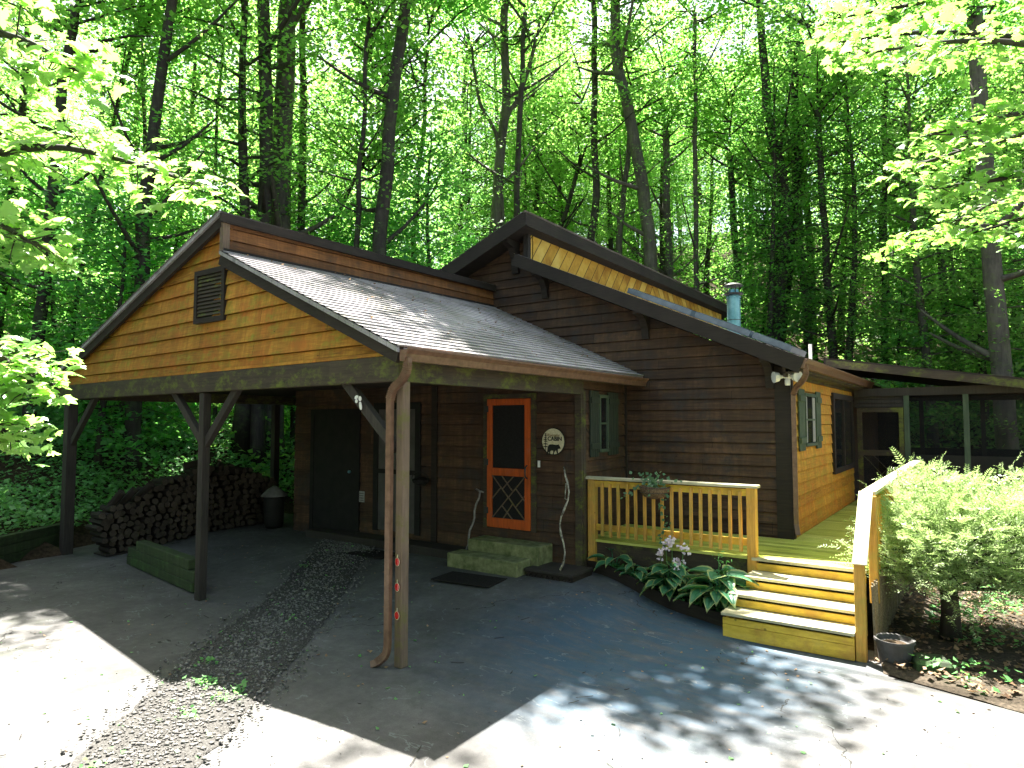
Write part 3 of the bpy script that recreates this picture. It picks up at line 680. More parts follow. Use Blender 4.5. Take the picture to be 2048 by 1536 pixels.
# floodlight under the eave
fl = thing('floodlight', (-2.28, 10.36, 3.12), 'white twin-head security floodlight under the eave corner of the cabin', 'floodlight')
MB().lathe((-2.28, 10.34, 3.04), [(.03, -.02), (.055, 0), (.055, .09), (.03, .11)], 14).build('base', 'white_plastic', fl, smooth=True)
MB().lathe((-2.28, 10.32, 2.93), [(.035, 0), (.04, .02), (.04, .08), (.025, .1)], 12).build('sensor', 'white_plastic', fl, smooth=True)
for s in (-1, 1):
    m = MB(); a = Vector((-2.28 + s * .05, 10.31, 3.06)); b = Vector((-2.28 + s * .17, 10.22, 3.05)); d = (b - a).normalized()
    m.tube([a, a.lerp(b, .35), a.lerp(b, .5), b], [.02, .03, .065, .085], 12); m.build('lamp_head', 'white_plastic', fl, smooth=False)

# welcome sign
wsg = thing('welcome_sign', (-5.27, 8.62, 1.89), 'round cream sign reading Welcome CABIN with a black bear and pine', 'sign')
cx, cz, rr = -5.27, 2.10, .20
MB().prism([(cx + rr * math.cos(k * math.pi / 24), 8.622, cz + rr * math.sin(k * math.pi / 24)) for k in range(48)], (0, -.014, 0)).build('board', 'cream', wsg)
MB().tube([(cx + rr * math.cos(k * math.pi / 24), 8.612, cz + rr * math.sin(k * math.pi / 24)) for k in range(49)], .007, 6, cap=False).build('rim', 'ink', wsg)
def text_mesh(body, x, z, size, mat, name, shear=0, bold=0, sx=1.0):
    cu = bpy.data.curves.new(name, 'FONT'); cu.body = body; cu.size = size; cu.align_x = 'CENTER'; cu.extrude = .002; cu.shear = shear; cu.offset = bold
    t = bpy.data.objects.new('tmp', cu); col.objects.link(t); bpy.context.view_layer.update()
    me = bpy.data.meshes.new_from_object(t.evaluated_get(bpy.context.evaluated_depsgraph_get())); bpy.data.objects.remove(t)
    me.transform(Matrix.Translation(Vector((x, 8.605, z)) - world_of(wsg)) @ Matrix.Rotation(R(90), 4, 'X') @ Matrix.Diagonal((sx, 1, 1, 1)))
    me.materials.clear(); me.materials.append(MATS[mat]); o = bpy.data.objects.new(name, me); col.objects.link(o); o.parent = wsg; return o
text_mesh('Welcome', cx - .005, cz + .075, .062, 'brass_brown', 'lettering', shear=.35, sx=.95)
text_mesh('CABIN', cx + .03, cz + .012, .085, 'ink', 'lettering', bold=.0022, sx=1.0)
S = lambda u, v: (cx + (u - 980) / 1920 * .98 , 8.606, cz - (v - 800) / 1920 * .98)
bear = [(760, 1190), (860, 1190), (850, 1150), (880, 1090), (1000, 1085), (1010, 1130), (990, 1195), (890, 1195)]
bear = [(830, 915), (880, 890), (960, 885), (1060, 900), (1140, 895), (1165, 880), (1185, 900), (1215, 940), (1245, 1000), (1225, 1015), (1180, 1008), (1145, 1030), (1150, 1110), (1165, 1175), (1200, 1195), (1140, 1197), (1110, 1130), (1085, 1060), (1050, 1085), (1010, 1140), (1015, 1180), (1030, 1197), (960, 1197), (985, 1130), (995, 1075), (930, 1068), (885, 1100), (880, 1150), (900, 1197), (820, 1197), (850, 1160), (845, 1110), (800, 1150), (790, 1180), (800, 1197), (740, 1195), (770, 1130), (790, 1030), (800, 960)]
MB().prism([S(*p) for p in bear][::-1], (0, -.003, 0)).build('bear_silhouette', 'ink', wsg)
m = MB(); m.prism([S(712, 1120), S(732, 1120), S(730, 560), S(716, 560)], (0, -.003, 0))
for v, wl, wr in ((585, 40, 30), (640, 55, 45), (700, 75, 50), (755, 95, 55), (800, 60, 70), (880, 115, 90), (960, 110, 90)):
    m.prism([S(724 - wl, v + 12), S(724 - wl * .5, v + 8), S(724, v + 14), S(724 + wr, v + 10), S(724 + wr * .6, v - 12), S(724, v - 22), S(724 - wl * .5, v - 14)][::-1], (0, -.0035, 0))
m.build('pine_silhouette', 'ink', wsg)

# ------------------------------------------------------------ deck, stairs, railings
dk = thing('deck', (-1.2, 8.85, 0), 'yellow-green timber deck with pine railings and four broad steps', 'deck')
HD = .67
MB().prism([(-4.80, 8.82, HD), (-1.06, 8.82, HD), (-1.06, 16.45, HD), (-2.27, 16.45, HD), (-2.27, 10.44, HD), (-4.95, 10.44, HD)], (0, 0, -.035)).build('deck_boards', 'deck_green', dk)
MB().box((-4.74, 8.86, .36), (-2.42, 8.90, .634)).build('rim_joist', 'beam_brown', dk)
MB().box((-1.10, 8.86, .40), (-1.062, 16.4, .634)).box((-4.78, 8.9, .40), (-4.745, 10.4, .634)).build('rim_joist', 'pine', dk)
NZ = [(.205, 7.82, -2.50), (.36, 8.12, -2.50), (.515, 8.43, -2.40)]
for i, (z, y, x0) in enumerate(NZ):
    yn = NZ[i + 1][1] if i < 2 else 8.80
    MB().box((x0 - .01, y - .03, z - .035), (-1.125, yn - .005, z)).build('tread', 'pine_weathered', dk, bevel=.004)
    zb = -.085 if i == 0 else NZ[i - 1][0]
    rz = [(zb, .065), (.069, .142)] if i == 0 else [(zb + .002, z - .068)]
    m = MB()
    for a, b in rz: m.box((x0, y, a), (-1.13, y + .03, b))
    m.build('riser', 'pine', dk, bevel=.003)
MB().box((-2.40, 8.795, .517), (-1.13, 8.825, .606)).build('riser', 'pine', dk)
MB().box((-2.42, 8.77, .637), (-1.12, 8.84, .674)).build('nosing', 'pine_weathered', dk)
for x in (-2.47, -1.17):
    m = MB(); m.prism([(x, 7.86, -.09), (x, 8.85, -.09), (x, 8.85, .47), (x, 8.5, .47), (x, 8.5, .32), (x, 8.2, .32), (x, 8.2, .165), (x, 7.86, .165)], (.035, 0, 0)); m.build('stringer', 'pine', dk)
def newel(x, y, z0, z1, wd=.09): return MB().box((x - wd / 2, y - wd / 2, z0), (x + wd / 2, y + wd / 2, z1)).build('newel_post', 'pine_upright', dk, bevel=.006)
newel(-4.73, 8.845, .12, 1.545, .115); newel(-2.42, 8.835, .30, 1.545, .115); newel(-1.075, 7.90, -.1, .91, .10); newel(-1.0, 8.42, .40, 1.575, .09)
for y in (10.9, 13.5, 16.3): newel(-1.04, y, .2, 1.57)
MB().box((-4.83, 8.745, 1.547), (-2.33, 8.905, 1.585)).build('handrail', 'pine_weathered', dk, bevel=.005)
MB().box((-4.67, 8.80, 1.44), (-2.48, 8.835, 1.53)).box((-4.67, 8.84, .80), (-2.48, 8.875, .89)).build('rail', 'pine', dk)
nb = 16
for k in range(nb):
    x = -4.54 + (k) * (1.99 / (nb - 1)); x += random.uniform(-.005, .005); t_ = random.uniform(-.006, .006); MB().bar((x, 8.78, .735 + t_), (x + t_, 8.78, 1.50 + t_), .038, .036, up=(0, 1, 0)).build('baluster', 'pine_upright', dk)
m = MB(); m.prism([(-1.13, 7.83, .905), (-1.13, 8.42, 1.58), (-1.13, 8.42, 1.62), (-1.13, 7.80, .92)], (.14, 0, 0)); m.box((-1.11, 8.42, 1.582), (-.965, 16.4, 1.62)); m.build('handrail', 'pine_weathered', dk)
MB().box((-1.055, 8.47, 1.46), (-1.02, 16.3, 1.55)).box((-1.055, 8.47, .78), (-1.02, 16.3, .87)).build('rail', 'pine', dk)
for k in range(56): y = 8.56 + k * .139; MB().box((-1.018, y - .019, .70), (-.982, y + .019, 1.52)).build('baluster', 'pine_upright', dk)
m = MB()
for k in range(120):
    y = 7.98 + k * .045; a = random.uniform(-.01, .01); m.bar((-.955 + a, y, -.08), (-.97 - a, y + random.uniform(-.01, .01), .66 + random.uniform(-.03, .03)), .018, .018, up=(1, 0, 0))
m.build('skirting', 'bamboo', dk)
def lattice_panel(mb, x0, x1, y, z0, z1, st=.11):
    h = z1 - z0; n = int((x1 - x0 + h) / st) + 1
    for k in range(n):
        for sgn in (1, -1):
            xa = x0 - h + k * st; xb = xa + h; za, zb = (z0, z1) if sgn > 0 else (z1, z0)
            if xa < x0: t = (x0 - xa) / h; za = za + (zb - za) * t; xa = x0
            if xb > x1: t = (x1 - xa) / (xb - xa) if xb != xa else 0; zb = za + (zb - za) * t; xb = x1
            if xb - xa > .02: mb.bar((xa, y - (.006 if sgn > 0 else 0), za), (xb, y - (.006 if sgn > 0 else 0), zb), .006, .03, up=(0, 0, 1))
m = MB(); lattice_panel(m, -4.72, -2.5, 8.9, -.02, .36); m.build('lattice', 'beam_brown', dk)

# ------------------------------------------------------------ screened porch
po = thing('screened_porch', (-1.25, 16.5, 0), 'dark screened porch with a low sloping roof at the far end of the deck', 'porch')
MB().box((-2.3, 16.52, .45), (1.3, 21, .64)).build('floor', 'post_grey', po)
for x, y in ((-1.25, 16.52), (-.2, 16.52), (1.25, 16.52), (-2.2, 21), (-1.25, 21), (.1, 21), (1.25, 21), (1.25, 18.8)):
    MB().box((x - .05, y - .05, 0.0), (x + .05, y + .05, 2.98)).build('post', 'post_grey' if y > 17 else 'shutter_green', po)
for a, b in (((-2.25, 16.5, 3.03), (1.32, 16.5, 3.06)), ((-2.25, 21, 3.03), (1.32, 21, 3.03)), ((1.25, 16.58, 3.03), (1.25, 20.9, 3.03))): MB().bar(a, b, .10, .17).build('beam', 'post_grey', po)
m = MB(); m.prism([(-2.80, 16.2, 3.83), (1.6, 16.2, 3.10), (1.6, 16.2, 2.97), (-2.80, 16.2, 3.68)], (0, 5.2, 0)); m.build('roof', 'trim_dark', po)
MB().bar((-2.75, 16.18, 3.70), (1.6, 16.18, 2.98), .04, .16).build('rake_board', 'beam_brown', po)
m = MB(); siding(m, (-2.25, 16.52), (-1.3, 16.52), [(0, 2.70), (.95, 2.70), (.95, 2.95), (0, 2.95)], (0, -1), pitch=.09, thick=.012); m.build('wall_panel', 'post_grey', po)
MB().box((-1.2, 16.48, .64), (1.2, 16.54, 1.70)).box((-2.2, 20.97, .64), (1.2, 21.03, 1.70)).box((1.22, 16.6, .64), (1.28, 20.9, 1.70)).build('knee_wall', 'near_black', po)
m = MB()
for a, b in (((-2.20, .66), (-2.10, 2.70)), ((-1.40, .66), (-1.31, 2.70)), ((-2.10, 2.60), (-1.40, 2.70)), ((-2.10, 1.66), (-1.40, 1.78)), ((-2.10, .66), (-1.40, .80))): m.box((a[0], 16.47, a[1]), (b[0], 16.51, b[1]))
pd = m.build('door', 'beam_brown', po)
MB().box((-2.10, 16.49, .8), (-1.40, 16.494, 2.6)).build('screen', 'screen_sheer', pd)
m = MB(); m.bar((-2.1, 16.48, 1.66), (-1.4, 16.48, .85), .01, .03, up=(0, -1, .01)); m.bar((-2.1, 16.48, .85), (-1.4, 16.48, 1.66), .01, .03, up=(0, -1, .01)); m.bar((-1.9, 16.48, 1.66), (-1.4, 16.48, 1.1), .01, .03, up=(0, -1, .01)); m.build('lattice', 'beam_brown', pd)
MB().box((-1.2, 16.52, 1.7), (-.25, 16.524, 2.95)).build('screen', 'screen_sheer', po); MB().box((-.15, 16.52, 1.7), (1.2, 16.524, 2.95)).build('screen', 'screen_sheer', po)
MB().box((1.1, 16.6, 2.98), (1.2, 20.9, 3.02)).box((-2.2, 18.5, 2.95), (1.2, 18.6, 3.05)).build('rafter', 'trim_dark', po)
MB().box((-2.28, 20.9, .64), (-1.6, 20.96, 2.9)).build('wall_panel', 'trim_dark', po)

# ------------------------------------------------------------ leaves and trees
def unit(a): return a / np.maximum(np.linalg.norm(a, axis=-1, keepdims=True), 1e-9)
def kites(P, N, L, wid=.36, fold=.12, D=None):
    n = len(P); N = unit(N)
    if D is None: D = rng.normal(size=(n, 3))
    D = unit(D - N * np.sum(D * N, 1, keepdims=True)); S = np.cross(N, D); L = np.broadcast_to(np.asarray(L, float).reshape(-1, 1), (n, 1))
    V = np.stack([P, P + D * L * .45 + S * L * wid - N * L * fold, P + D * L, P + D * L * .45 - S * L * wid - N * L * fold], 1).reshape(-1, 3)
    return V, np.arange(4 * n).reshape(n, 4)
def sprays(C, n_each, rad, L, tilt=.35, flat=.12):
    C = np.repeat(C, n_each, 0); m = len(C)
    ax = np.repeat(rng.normal(0, tilt, (m // n_each, 3)), n_each, 0); ax[:, 2] = 1; ax = unit(ax)
    r = rad * np.sqrt(rng.uniform(0, 1, (m, 1))); t = rng.uniform(0, 2 * np.pi, (m, 1))
    e1 = unit(np.cross(ax, np.array([[.3, 1, .1]]))); e2 = np.cross(ax, e1)
    P = C + e1 * r * np.cos(t) + e2 * r * np.sin(t) + ax * rng.normal(0, flat, (m, 1)) - np.array([[0, 0, 1]]) * (r / rad) ** 2 * rad * .25
    N = ax + rng.normal(0, .35, (m, 3))
    return kites(P, N, L * rng.uniform(.7, 1.25, m))
def column_tree(seed, h, z0, rad, nb, per, nl, L, droop=.15):
    """trunk with limbs, and a crown of leaf sprays along every limb (base at the origin)"""
    rs = random.Random(seed); m = MB()
    bx, by = rs.uniform(-.5, .5), rs.uniform(-.5, .5)
    path = [Vector((bx * (t ** 1.5) + .12 * math.sin(t * 7 + seed), by * t + .1 * math.sin(t * 5 + seed * 2), t * h)) for t in [i / 9 for i in range(10)]]
    r0 = h * .0105 + .02
    m.tube(path, [r0 * (1 - .8 * i / 9) * (1.35 if i == 0 else 1) for i in range(10)], 8)
    C = []
    for k in range(nb):
        u = (k + rs.random()) / nb; z = z0 + (h - z0) * u; i = min(int(z / h * 9), 8); base = path[i].lerp(path[i + 1], z / h * 9 - i)
        a = k * 2.4 + rs.uniform(-.5, .5); ln = rad * (1.08 - .72 * abs(u - .35) ** 1.0 * 1.3) * rs.uniform(.55, 1.1)
        rise = rs.uniform(.05, .45) + u * .5
        pts = [base + Vector((math.cos(a) * ln * s, math.sin(a) * ln * s, ln * (rise * s - droop * s * s * 1.8))) for s in (0, .3, .6, 1)]
        m.tube(pts, [r0 * .28 * (1.15 - u * .6), r0 * .2, r0 * .12, .006], 4, cap=False)
        for q in range(per):
            if rs.random() < max(0, u - .35) * .85: continue      # tops thinned to let sun through to the lower leaves
            s = .25 + .8 * (q + rs.random()) / per; i2 = min(int(s * 3), 2); b = pts[0].lerp(pts[3], min(s, 1.05))
            C.append((b.x + rs.gauss(0, .28), b.y + rs.gauss(0, .28), b.z + rs.gauss(0, .10)))
    V, F = sprays(np.array(C), nl, rad * .2 + .18, L)
    return m, V, F
def mbmesh(m, name, mat, smooth=True):
    me = bpy.data.meshes.new(name); me.from_pydata(m.v, [], m.f); me.materials.append(MATS[mat])
    if smooth: me.polygons.foreach_set('use_smooth', [True] * len(me.polygons))
    return me
TREES = []
TREE_ARR = []
for i, (h, z0, rad, nb, per, nl) in enumerate([(15, 1.5, 2.5, 50, 7, 30), (13, 2.5, 2.3, 44, 7, 30), (17, 3.5, 2.9, 52, 7, 30), (11, 1.2, 2.1, 42, 6, 30), (14, 2.0, 2.6, 48, 7, 30), (16, 5.5, 2.8, 42, 7, 30)]):
    m, V, F = column_tree(i * 3 + 1, h, z0, rad, nb, per, nl, .13)
    TREE_ARR.append((V, F)); TREES.append((mbmesh(m, 'trunk', 'bark' if i % 3 else 'bark_pale'), npmesh('crown', V, F, 'leaf_forest'), h))
SAPS = []
for i, (h, z0, rad, nb, per, nl) in enumerate([(7.5, 1.2, 2.6, 34, 8, 26), (6.5, .8, 2.3, 30, 8, 26), (9, 1.5, 2.8, 38, 8, 26)]):
    m, V, F = column_tree(i * 5 + 40, h, z0, rad, nb, per, nl, .17, droop=.3)
    SAPS.append((mbmesh(m, 'trunk', 'bark'), npmesh('crown', V, F, 'leaf_shade'), h))
def inst(name, var, p, rz, s, label, group, cat='tree'):
    o = thing(name, p, label, cat, group); o.rotation_euler = (0, 0, rz); o.scale = (s, s, s * random.uniform(.92, 1.1))
    for nm, me in (('trunk', var[0]), ('crown', var[1])):
        c = bpy.data.objects.new(nm, me); col.objects.link(c); c.parent = o
    return o
def blocked(x, y, r=1.6):
    if -13.2 - r < x < 1.8 + r and 9 - r < y < 23 + r * .5: return True
    if x > -15.2 - r and y < 10 and x < 9: return True
    return False
placed = []; tries = 0
VAR = [('young broadleaf tree with foliage down to the ground, on the wooded hillside', 'leafy trees low on the hillside'), ('slim broadleaf tree among the crowded woods behind the cabin', 'slim trees in the woods'),
       ('tall broadleaf tree filling the woods behind the cabin', 'tall trees in the woods')]
n_f = 0
while n_f < 146 and tries < 20000:
    tries += 1
    b = random.uniform(-.98, .95); d = 17 + 48 * random.random() ** 1.5
    p = at(b * d, d)
    if blocked(p.x, p.y, 2.4): continue
    mind = 1.7 if d < 35 else 2.2
    if p.x < -14.5 and p.y < 19 and p.y > 3 and random.random() < .6: continue
    if any((p.x - q[0]) ** 2 + (p.y - q[1]) ** 2 < mind ** 2 for q in placed): continue
    placed.append((p.x, p.y)); n_f += 1
    vi = random.choice([0, 1, 2, 3, 4, 5]); kd = {0: 0, 3: 0, 1: 1, 4: 1, 2: 2, 5: 2}[vi]
    p.z = zg(p.x, p.y) - .1
    inst('forest_tree', TREES[vi], p, random.uniform(0, 6.28), random.uniform(.8, 1.12), VAR[kd][0], VAR[kd][1])
for k in range(12):
    b = random.uniform(-.02, .22); d = random.uniform(30, 46); p = at(b * d, d); p.z = zg(p.x, p.y) - .1; vi = random.choice([0, 1, 2, 4]); kd = {0: 0, 1: 1, 4: 1, 2: 2}[vi]
    inst('forest_tree', TREES[vi], p, random.uniform(0, 6.28), random.uniform(.95, 1.2), VAR[kd][0], VAR[kd][1])
# understory saplings close behind the carport and the porch
for k, (r, d, v, lb) in enumerate([(-9.6, 15.6, 0, 'dark layered sapling on the left bank beside the maple leaves'), (-12.4, 18, 1, 'dark sapling at the far left of the bank'),
        (-6.6, 20.2, 2, 'layered young maple rising above the carport peak'), (-4.4, 19.6, 0, 'layered young maple above the middle of the carport ridge'), (-2.6, 21.2, 2, 'layered young maple between the carport ridge and the cabin peak'),
        (-1.2, 25.0, 1, 'bright young maple just left of the cabin peak'), (-10.8, 21, 2, 'tall dark sapling high on the left bank'), (13.3, 22.4, 1, 'low spreading sapling behind the porch roof'), (16.6, 22.5, 0, 'low sapling to the right behind the porch'),
        (9.9, 26.0, 1, 'low sapling right of the stovepipe'), (-14.4, 20, 0, 'dark sapling at the left edge of the woods'), (18.5, 21.0, 1, 'sapling at the right edge behind the porch')]):
    p = at(r, d); p.z = zg(p.x, p.y) - .1
    inst('sapling', SAPS[v], p, k * 1.7, random.uniform(.85, 1.05), lb, 'saplings under the tall trees')

HERO = [
    (18, [(-6.86, 5.15), (-6.82, 8.12), (-6.82, 11.1), (-6.93, 13.27), (-7.02, 15.84)], 0.20, 0.16, 'dark straight trunk rising just right of the carport peak'),
    (19, [(-6.8, 5.3), (-6.74, 8.44), (-6.69, 11.59), (-6.63, 13.87), (-6.54, 15.87)], 0.31, 0.24, 'thick pale trunk touching the dark one right of the carport peak'),
    (20, [(-6.48, 5.45), (-6.44, 8.31), (-6.42, 11.32), (-6.5, 14.17), (-6.53, 16.28)], 0.13, 0.09, 'slim trunk right of the thick pair above the carport'),
    (16, [(-9.05, 3.4), (-9.01, 6.29), (-8.95, 7.97), (-8.83, 9.53), (-8.59, 11.82), (-8.35, 13.74)], 0.19, 0.11, 'thick dark trunk on the bank left of the carport peak'),
    (22, [(-12.97, 4.77), (-12.85, 8.4), (-12.8, 11.38), (-12.6, 14.69)], 0.12, 0.07, 'slim trunk left of the thick dark one on the bank'),
    (17.5, [(-3.58, 5.07), (-3.51, 7.04), (-3.37, 9.15), (-3.24, 11.12), (-2.92, 13.49), (-2.68, 16.12)], 0.21, 0.14, 'thick dark trunk behind the middle of the carport ridge, leaning right'),
    (18, [(-4.38, 5.15), (-4.22, 8.12), (-4.17, 9.75), (-4.09, 11.78), (-4.01, 13.81)], 0.09, 0.05, 'thin trunk left of the thick one behind the carport ridge'),
    (24, [(-0.7, 7.51), (-0.56, 10.39), (-0.43, 12.38), (-0.22, 14.36), (-0.29, 16.53), (-0.16, 18.69)], 0.22, 0.14, 'forked grey trunk left of the cabin peak'),
    (23, [(0.02, 7.29), (0.17, 10.06), (0.24, 12.65), (0.38, 14.9), (0.45, 16.98)], 0.13, 0.08, 'dark trunk directly above the cabin peak'),
    (27, [(3.13, 7.33), (3.25, 9.97), (3.49, 11.8), (3.39, 14.64), (3.47, 17.48), (3.41, 20.73)], 0.19, 0.11, 'straight dark trunk above the golden clerestory boards'),
    (26, [(5.55, 6.37), (5.49, 8.71), (5.36, 10.67), (5.06, 12.62), (4.65, 14.97), (4.22, 16.92), (4.16, 19.66)], 0.29, 0.19, 'large curved trunk bending left as it rises above the cabin roof'),
    (27, [(4.38, 6.52), (4.41, 9.77), (4.59, 11.6), (4.83, 13.42), (4.99, 15.45)], 0.16, 0.09, 'dark trunk just left of the large curved one'),
    (25, [(9.92, 5.09), (10.19, 7.72), (10.41, 9.98), (10.3, 12.04), (9.92, 13.73), (9.7, 17.12), (9.61, 19.37)], 0.32, 0.11, 'twin-stemmed thick tree right of the stovepipe'),
    (27, [(11.96, 4.49), (11.94, 7.33), (11.92, 9.97), (12.02, 13.42)], 0.09, 0.06, 'thin straight trunk right of the twin-stemmed tree'),
    (24, [(13.46, 3.9), (13.61, 6.78), (13.57, 9.67), (13.79, 11.66), (13.75, 13.46), (14.0, 15.81)], 0.15, 0.08, 'forking dark trunk above the middle of the porch roof'),
    (18.6, [(13.8, 2.18), (13.73, 4.1), (13.6, 6.36), (13.53, 8.3), (13.43, 11.4), (13.37, 14.2)], 0.29, 0.20, 'thick pale trunk behind the right end of the porch'),
    (27, [(7.47, 6.93), (7.57, 8.55), (7.59, 12.41), (7.63, 15.45), (7.67, 19.51)], 0.12, 0.08, 'thin upright trunk between the curved trunk and the stovepipe'),
    (28, [(9.77, 5.83), (9.64, 7.52), (9.49, 10.88), (9.39, 13.83)], 0.18, 0.12, 'trunk directly behind the stovepipe'),
    (24, [(11.69, 3.9), (11.58, 6.06), (11.48, 8.23), (11.39, 11.3), (11.3, 14.0)], 0.17, 0.10, 'trunk at the left end of the porch roof'),
    (21, [(-6.19, 7.18), (-5.91, 8.29), (-5.27, 9.79), (-4.64, 10.97)], 0.08, 0.06, 'thin trunk leaning right above the carport ridge'),
    (29, [(1.55, 8.57), (1.88, 10.32), (2.53, 12.06), (3.07, 14.24)], 0.14, 0.09, 'thin trunk leaning right behind the cabin peak'),
    (28, [(6.65, 7.52), (6.69, 9.62), (6.61, 11.73), (6.65, 14.88)], 0.21, 0.14, 'pale trunk right of the large curved one'),
    (24, [(15.9, 4.26), (15.81, 5.7), (15.72, 7.51), (15.63, 10.39)], 0.18, 0.12, 'short thick trunk left of the pale one behind the porch'),
    (30, [(-2.68, 8.78), (-2.46, 11.04), (-2.12, 13.52), (-2.23, 16.9), (-2.01, 20.29)], 0.14, 0.09, 'far trunk between the carport ridge and the cabin roof'),
    (16, [(-11.6, 1.71), (-11.48, 4.12), (-11.3, 7.13), (-11.12, 10.14), (-10.88, 12.54)], 0.16, 0.10, 'trunk at the far left of the bank behind the bright leaves'),
    (18, [(-12.13, 2.98), (-11.83, 6.23), (-11.29, 9.34), (-10.75, 12.18), (-10.31, 13.81)], 0.08, 0.05, 'thin trunk leaning right at the far left'),
    (30, [(10.96, 6.98), (10.89, 10.14), (11.01, 14.65)], 0.11, 0.08, 'thin far trunk between the stovepipe and the twin-stemmed tree'),
    (26, [(19.86, 5.2), (19.78, 9.11), (19.67, 13.99)], 0.16, 0.10, 'trunk at the extreme right of the woods'),
    (19, [(-8.49, 5.3), (-8.56, 8.01), (-8.66, 10.87), (-8.49, 13.59)], 0.06, 0.04, 'thin trunk just left of the carport peak'),
    (22, [(-3.37, 7.08), (-3.21, 9.73), (-3.01, 12.21), (-2.88, 15.02)], 0.09, 0.06, 'thin trunk right of the thick leaning one behind the carport'),
    (24, [(14.91, 4.62), (14.83, 6.78), (14.76, 9.49), (14.87, 12.2)], 0.07, 0.05, 'thin trunk right of the forking one above the porch'),
]
TOPS = []
for i in range(3):
    rs = random.Random(90 + i); C = []; m = MB()
    for k in range(24):
        a = k * 2.4; ln = rs.uniform(1.2, 3.4); z = rs.uniform(-1.5, 4.2); base = Vector((0, 0, z * .8))
        e = base + Vector((math.cos(a) * ln, math.sin(a) * ln, ln * rs.uniform(.1, .6)))
        m.tube([base, base.lerp(e, .5) + Vector((0, 0, .15)), e], [.05, .03, .008], 4, cap=False)
        for q in range(6): s = .3 + .75 * rs.random(); b = base.lerp(e, s); C.append((b.x + rs.gauss(0, .35), b.y + rs.gauss(0, .35), b.z + rs.gauss(0, .15)))
    V, F = sprays(np.array(C), 26, .62, .17); TOPS.append((mbmesh(m, 'limbs', 'bark'), npmesh('crown', V, F, 'leaf_forest')))
def stem(m, d, path, r0, r1, seed, limbs=True):
    rs = random.Random(seed)
    P = [at(r, d, z) for r, z in path]; b = P[0].copy(); low = at(path[0][0] + (path[0][0] - path[1][0]) * .3, d); low.z = zg(low.x, low.y) - .2
    P = [low] + P if low.z < P[0].z - .3 else P
    P = smooth_path(P, 4); n = len(P)
    P = [p + Vector((noise.noise(Vector((p.z * .6, seed, 0))), noise.noise(Vector((p.z * .6, seed, 5))), 0)) * .08 for p in P]
    m.tube(P, [r0 + (r1 - r0) * i / n + (r0 * .35 if i == 0 else 0) for i in range(n)], 10)
    if limbs:
        for k in range(7):
            j = rs.randint(n // 3, n - 2); a = rs.uniform(0, 6.28); ln = rs.uniform(1.0, 2.6); p = P[j]
            e = p + Vector((math.cos(a) * ln, math.sin(a) * ln, ln * rs.uniform(.3, 1.1)))
            m.tube(smooth_path([p, p.lerp(e, .5) + Vector((0, 0, -.12)), e], 3), [r1 * .55 * (1 - q / 8) + .006 for q in range(7)], 5, cap=False)
    return P
def shade_ok(b):     # the crown has gaps: keep the sun on the stairs, the yew and the front of the drive
    gx_, gy_ = b.x + .38 * (b.z - .4), b.y - .30 * (b.z - .4)
    if -2.7 < gx_ < -.7 and 7.5 < gy_ < 9.0: return False
    if gx_ > -1.15 and gy_ < 11: return False
    return gy_ > 5.5 + .5 * noise.noise(Vector((gx_ * 1.5, 0, 3)))
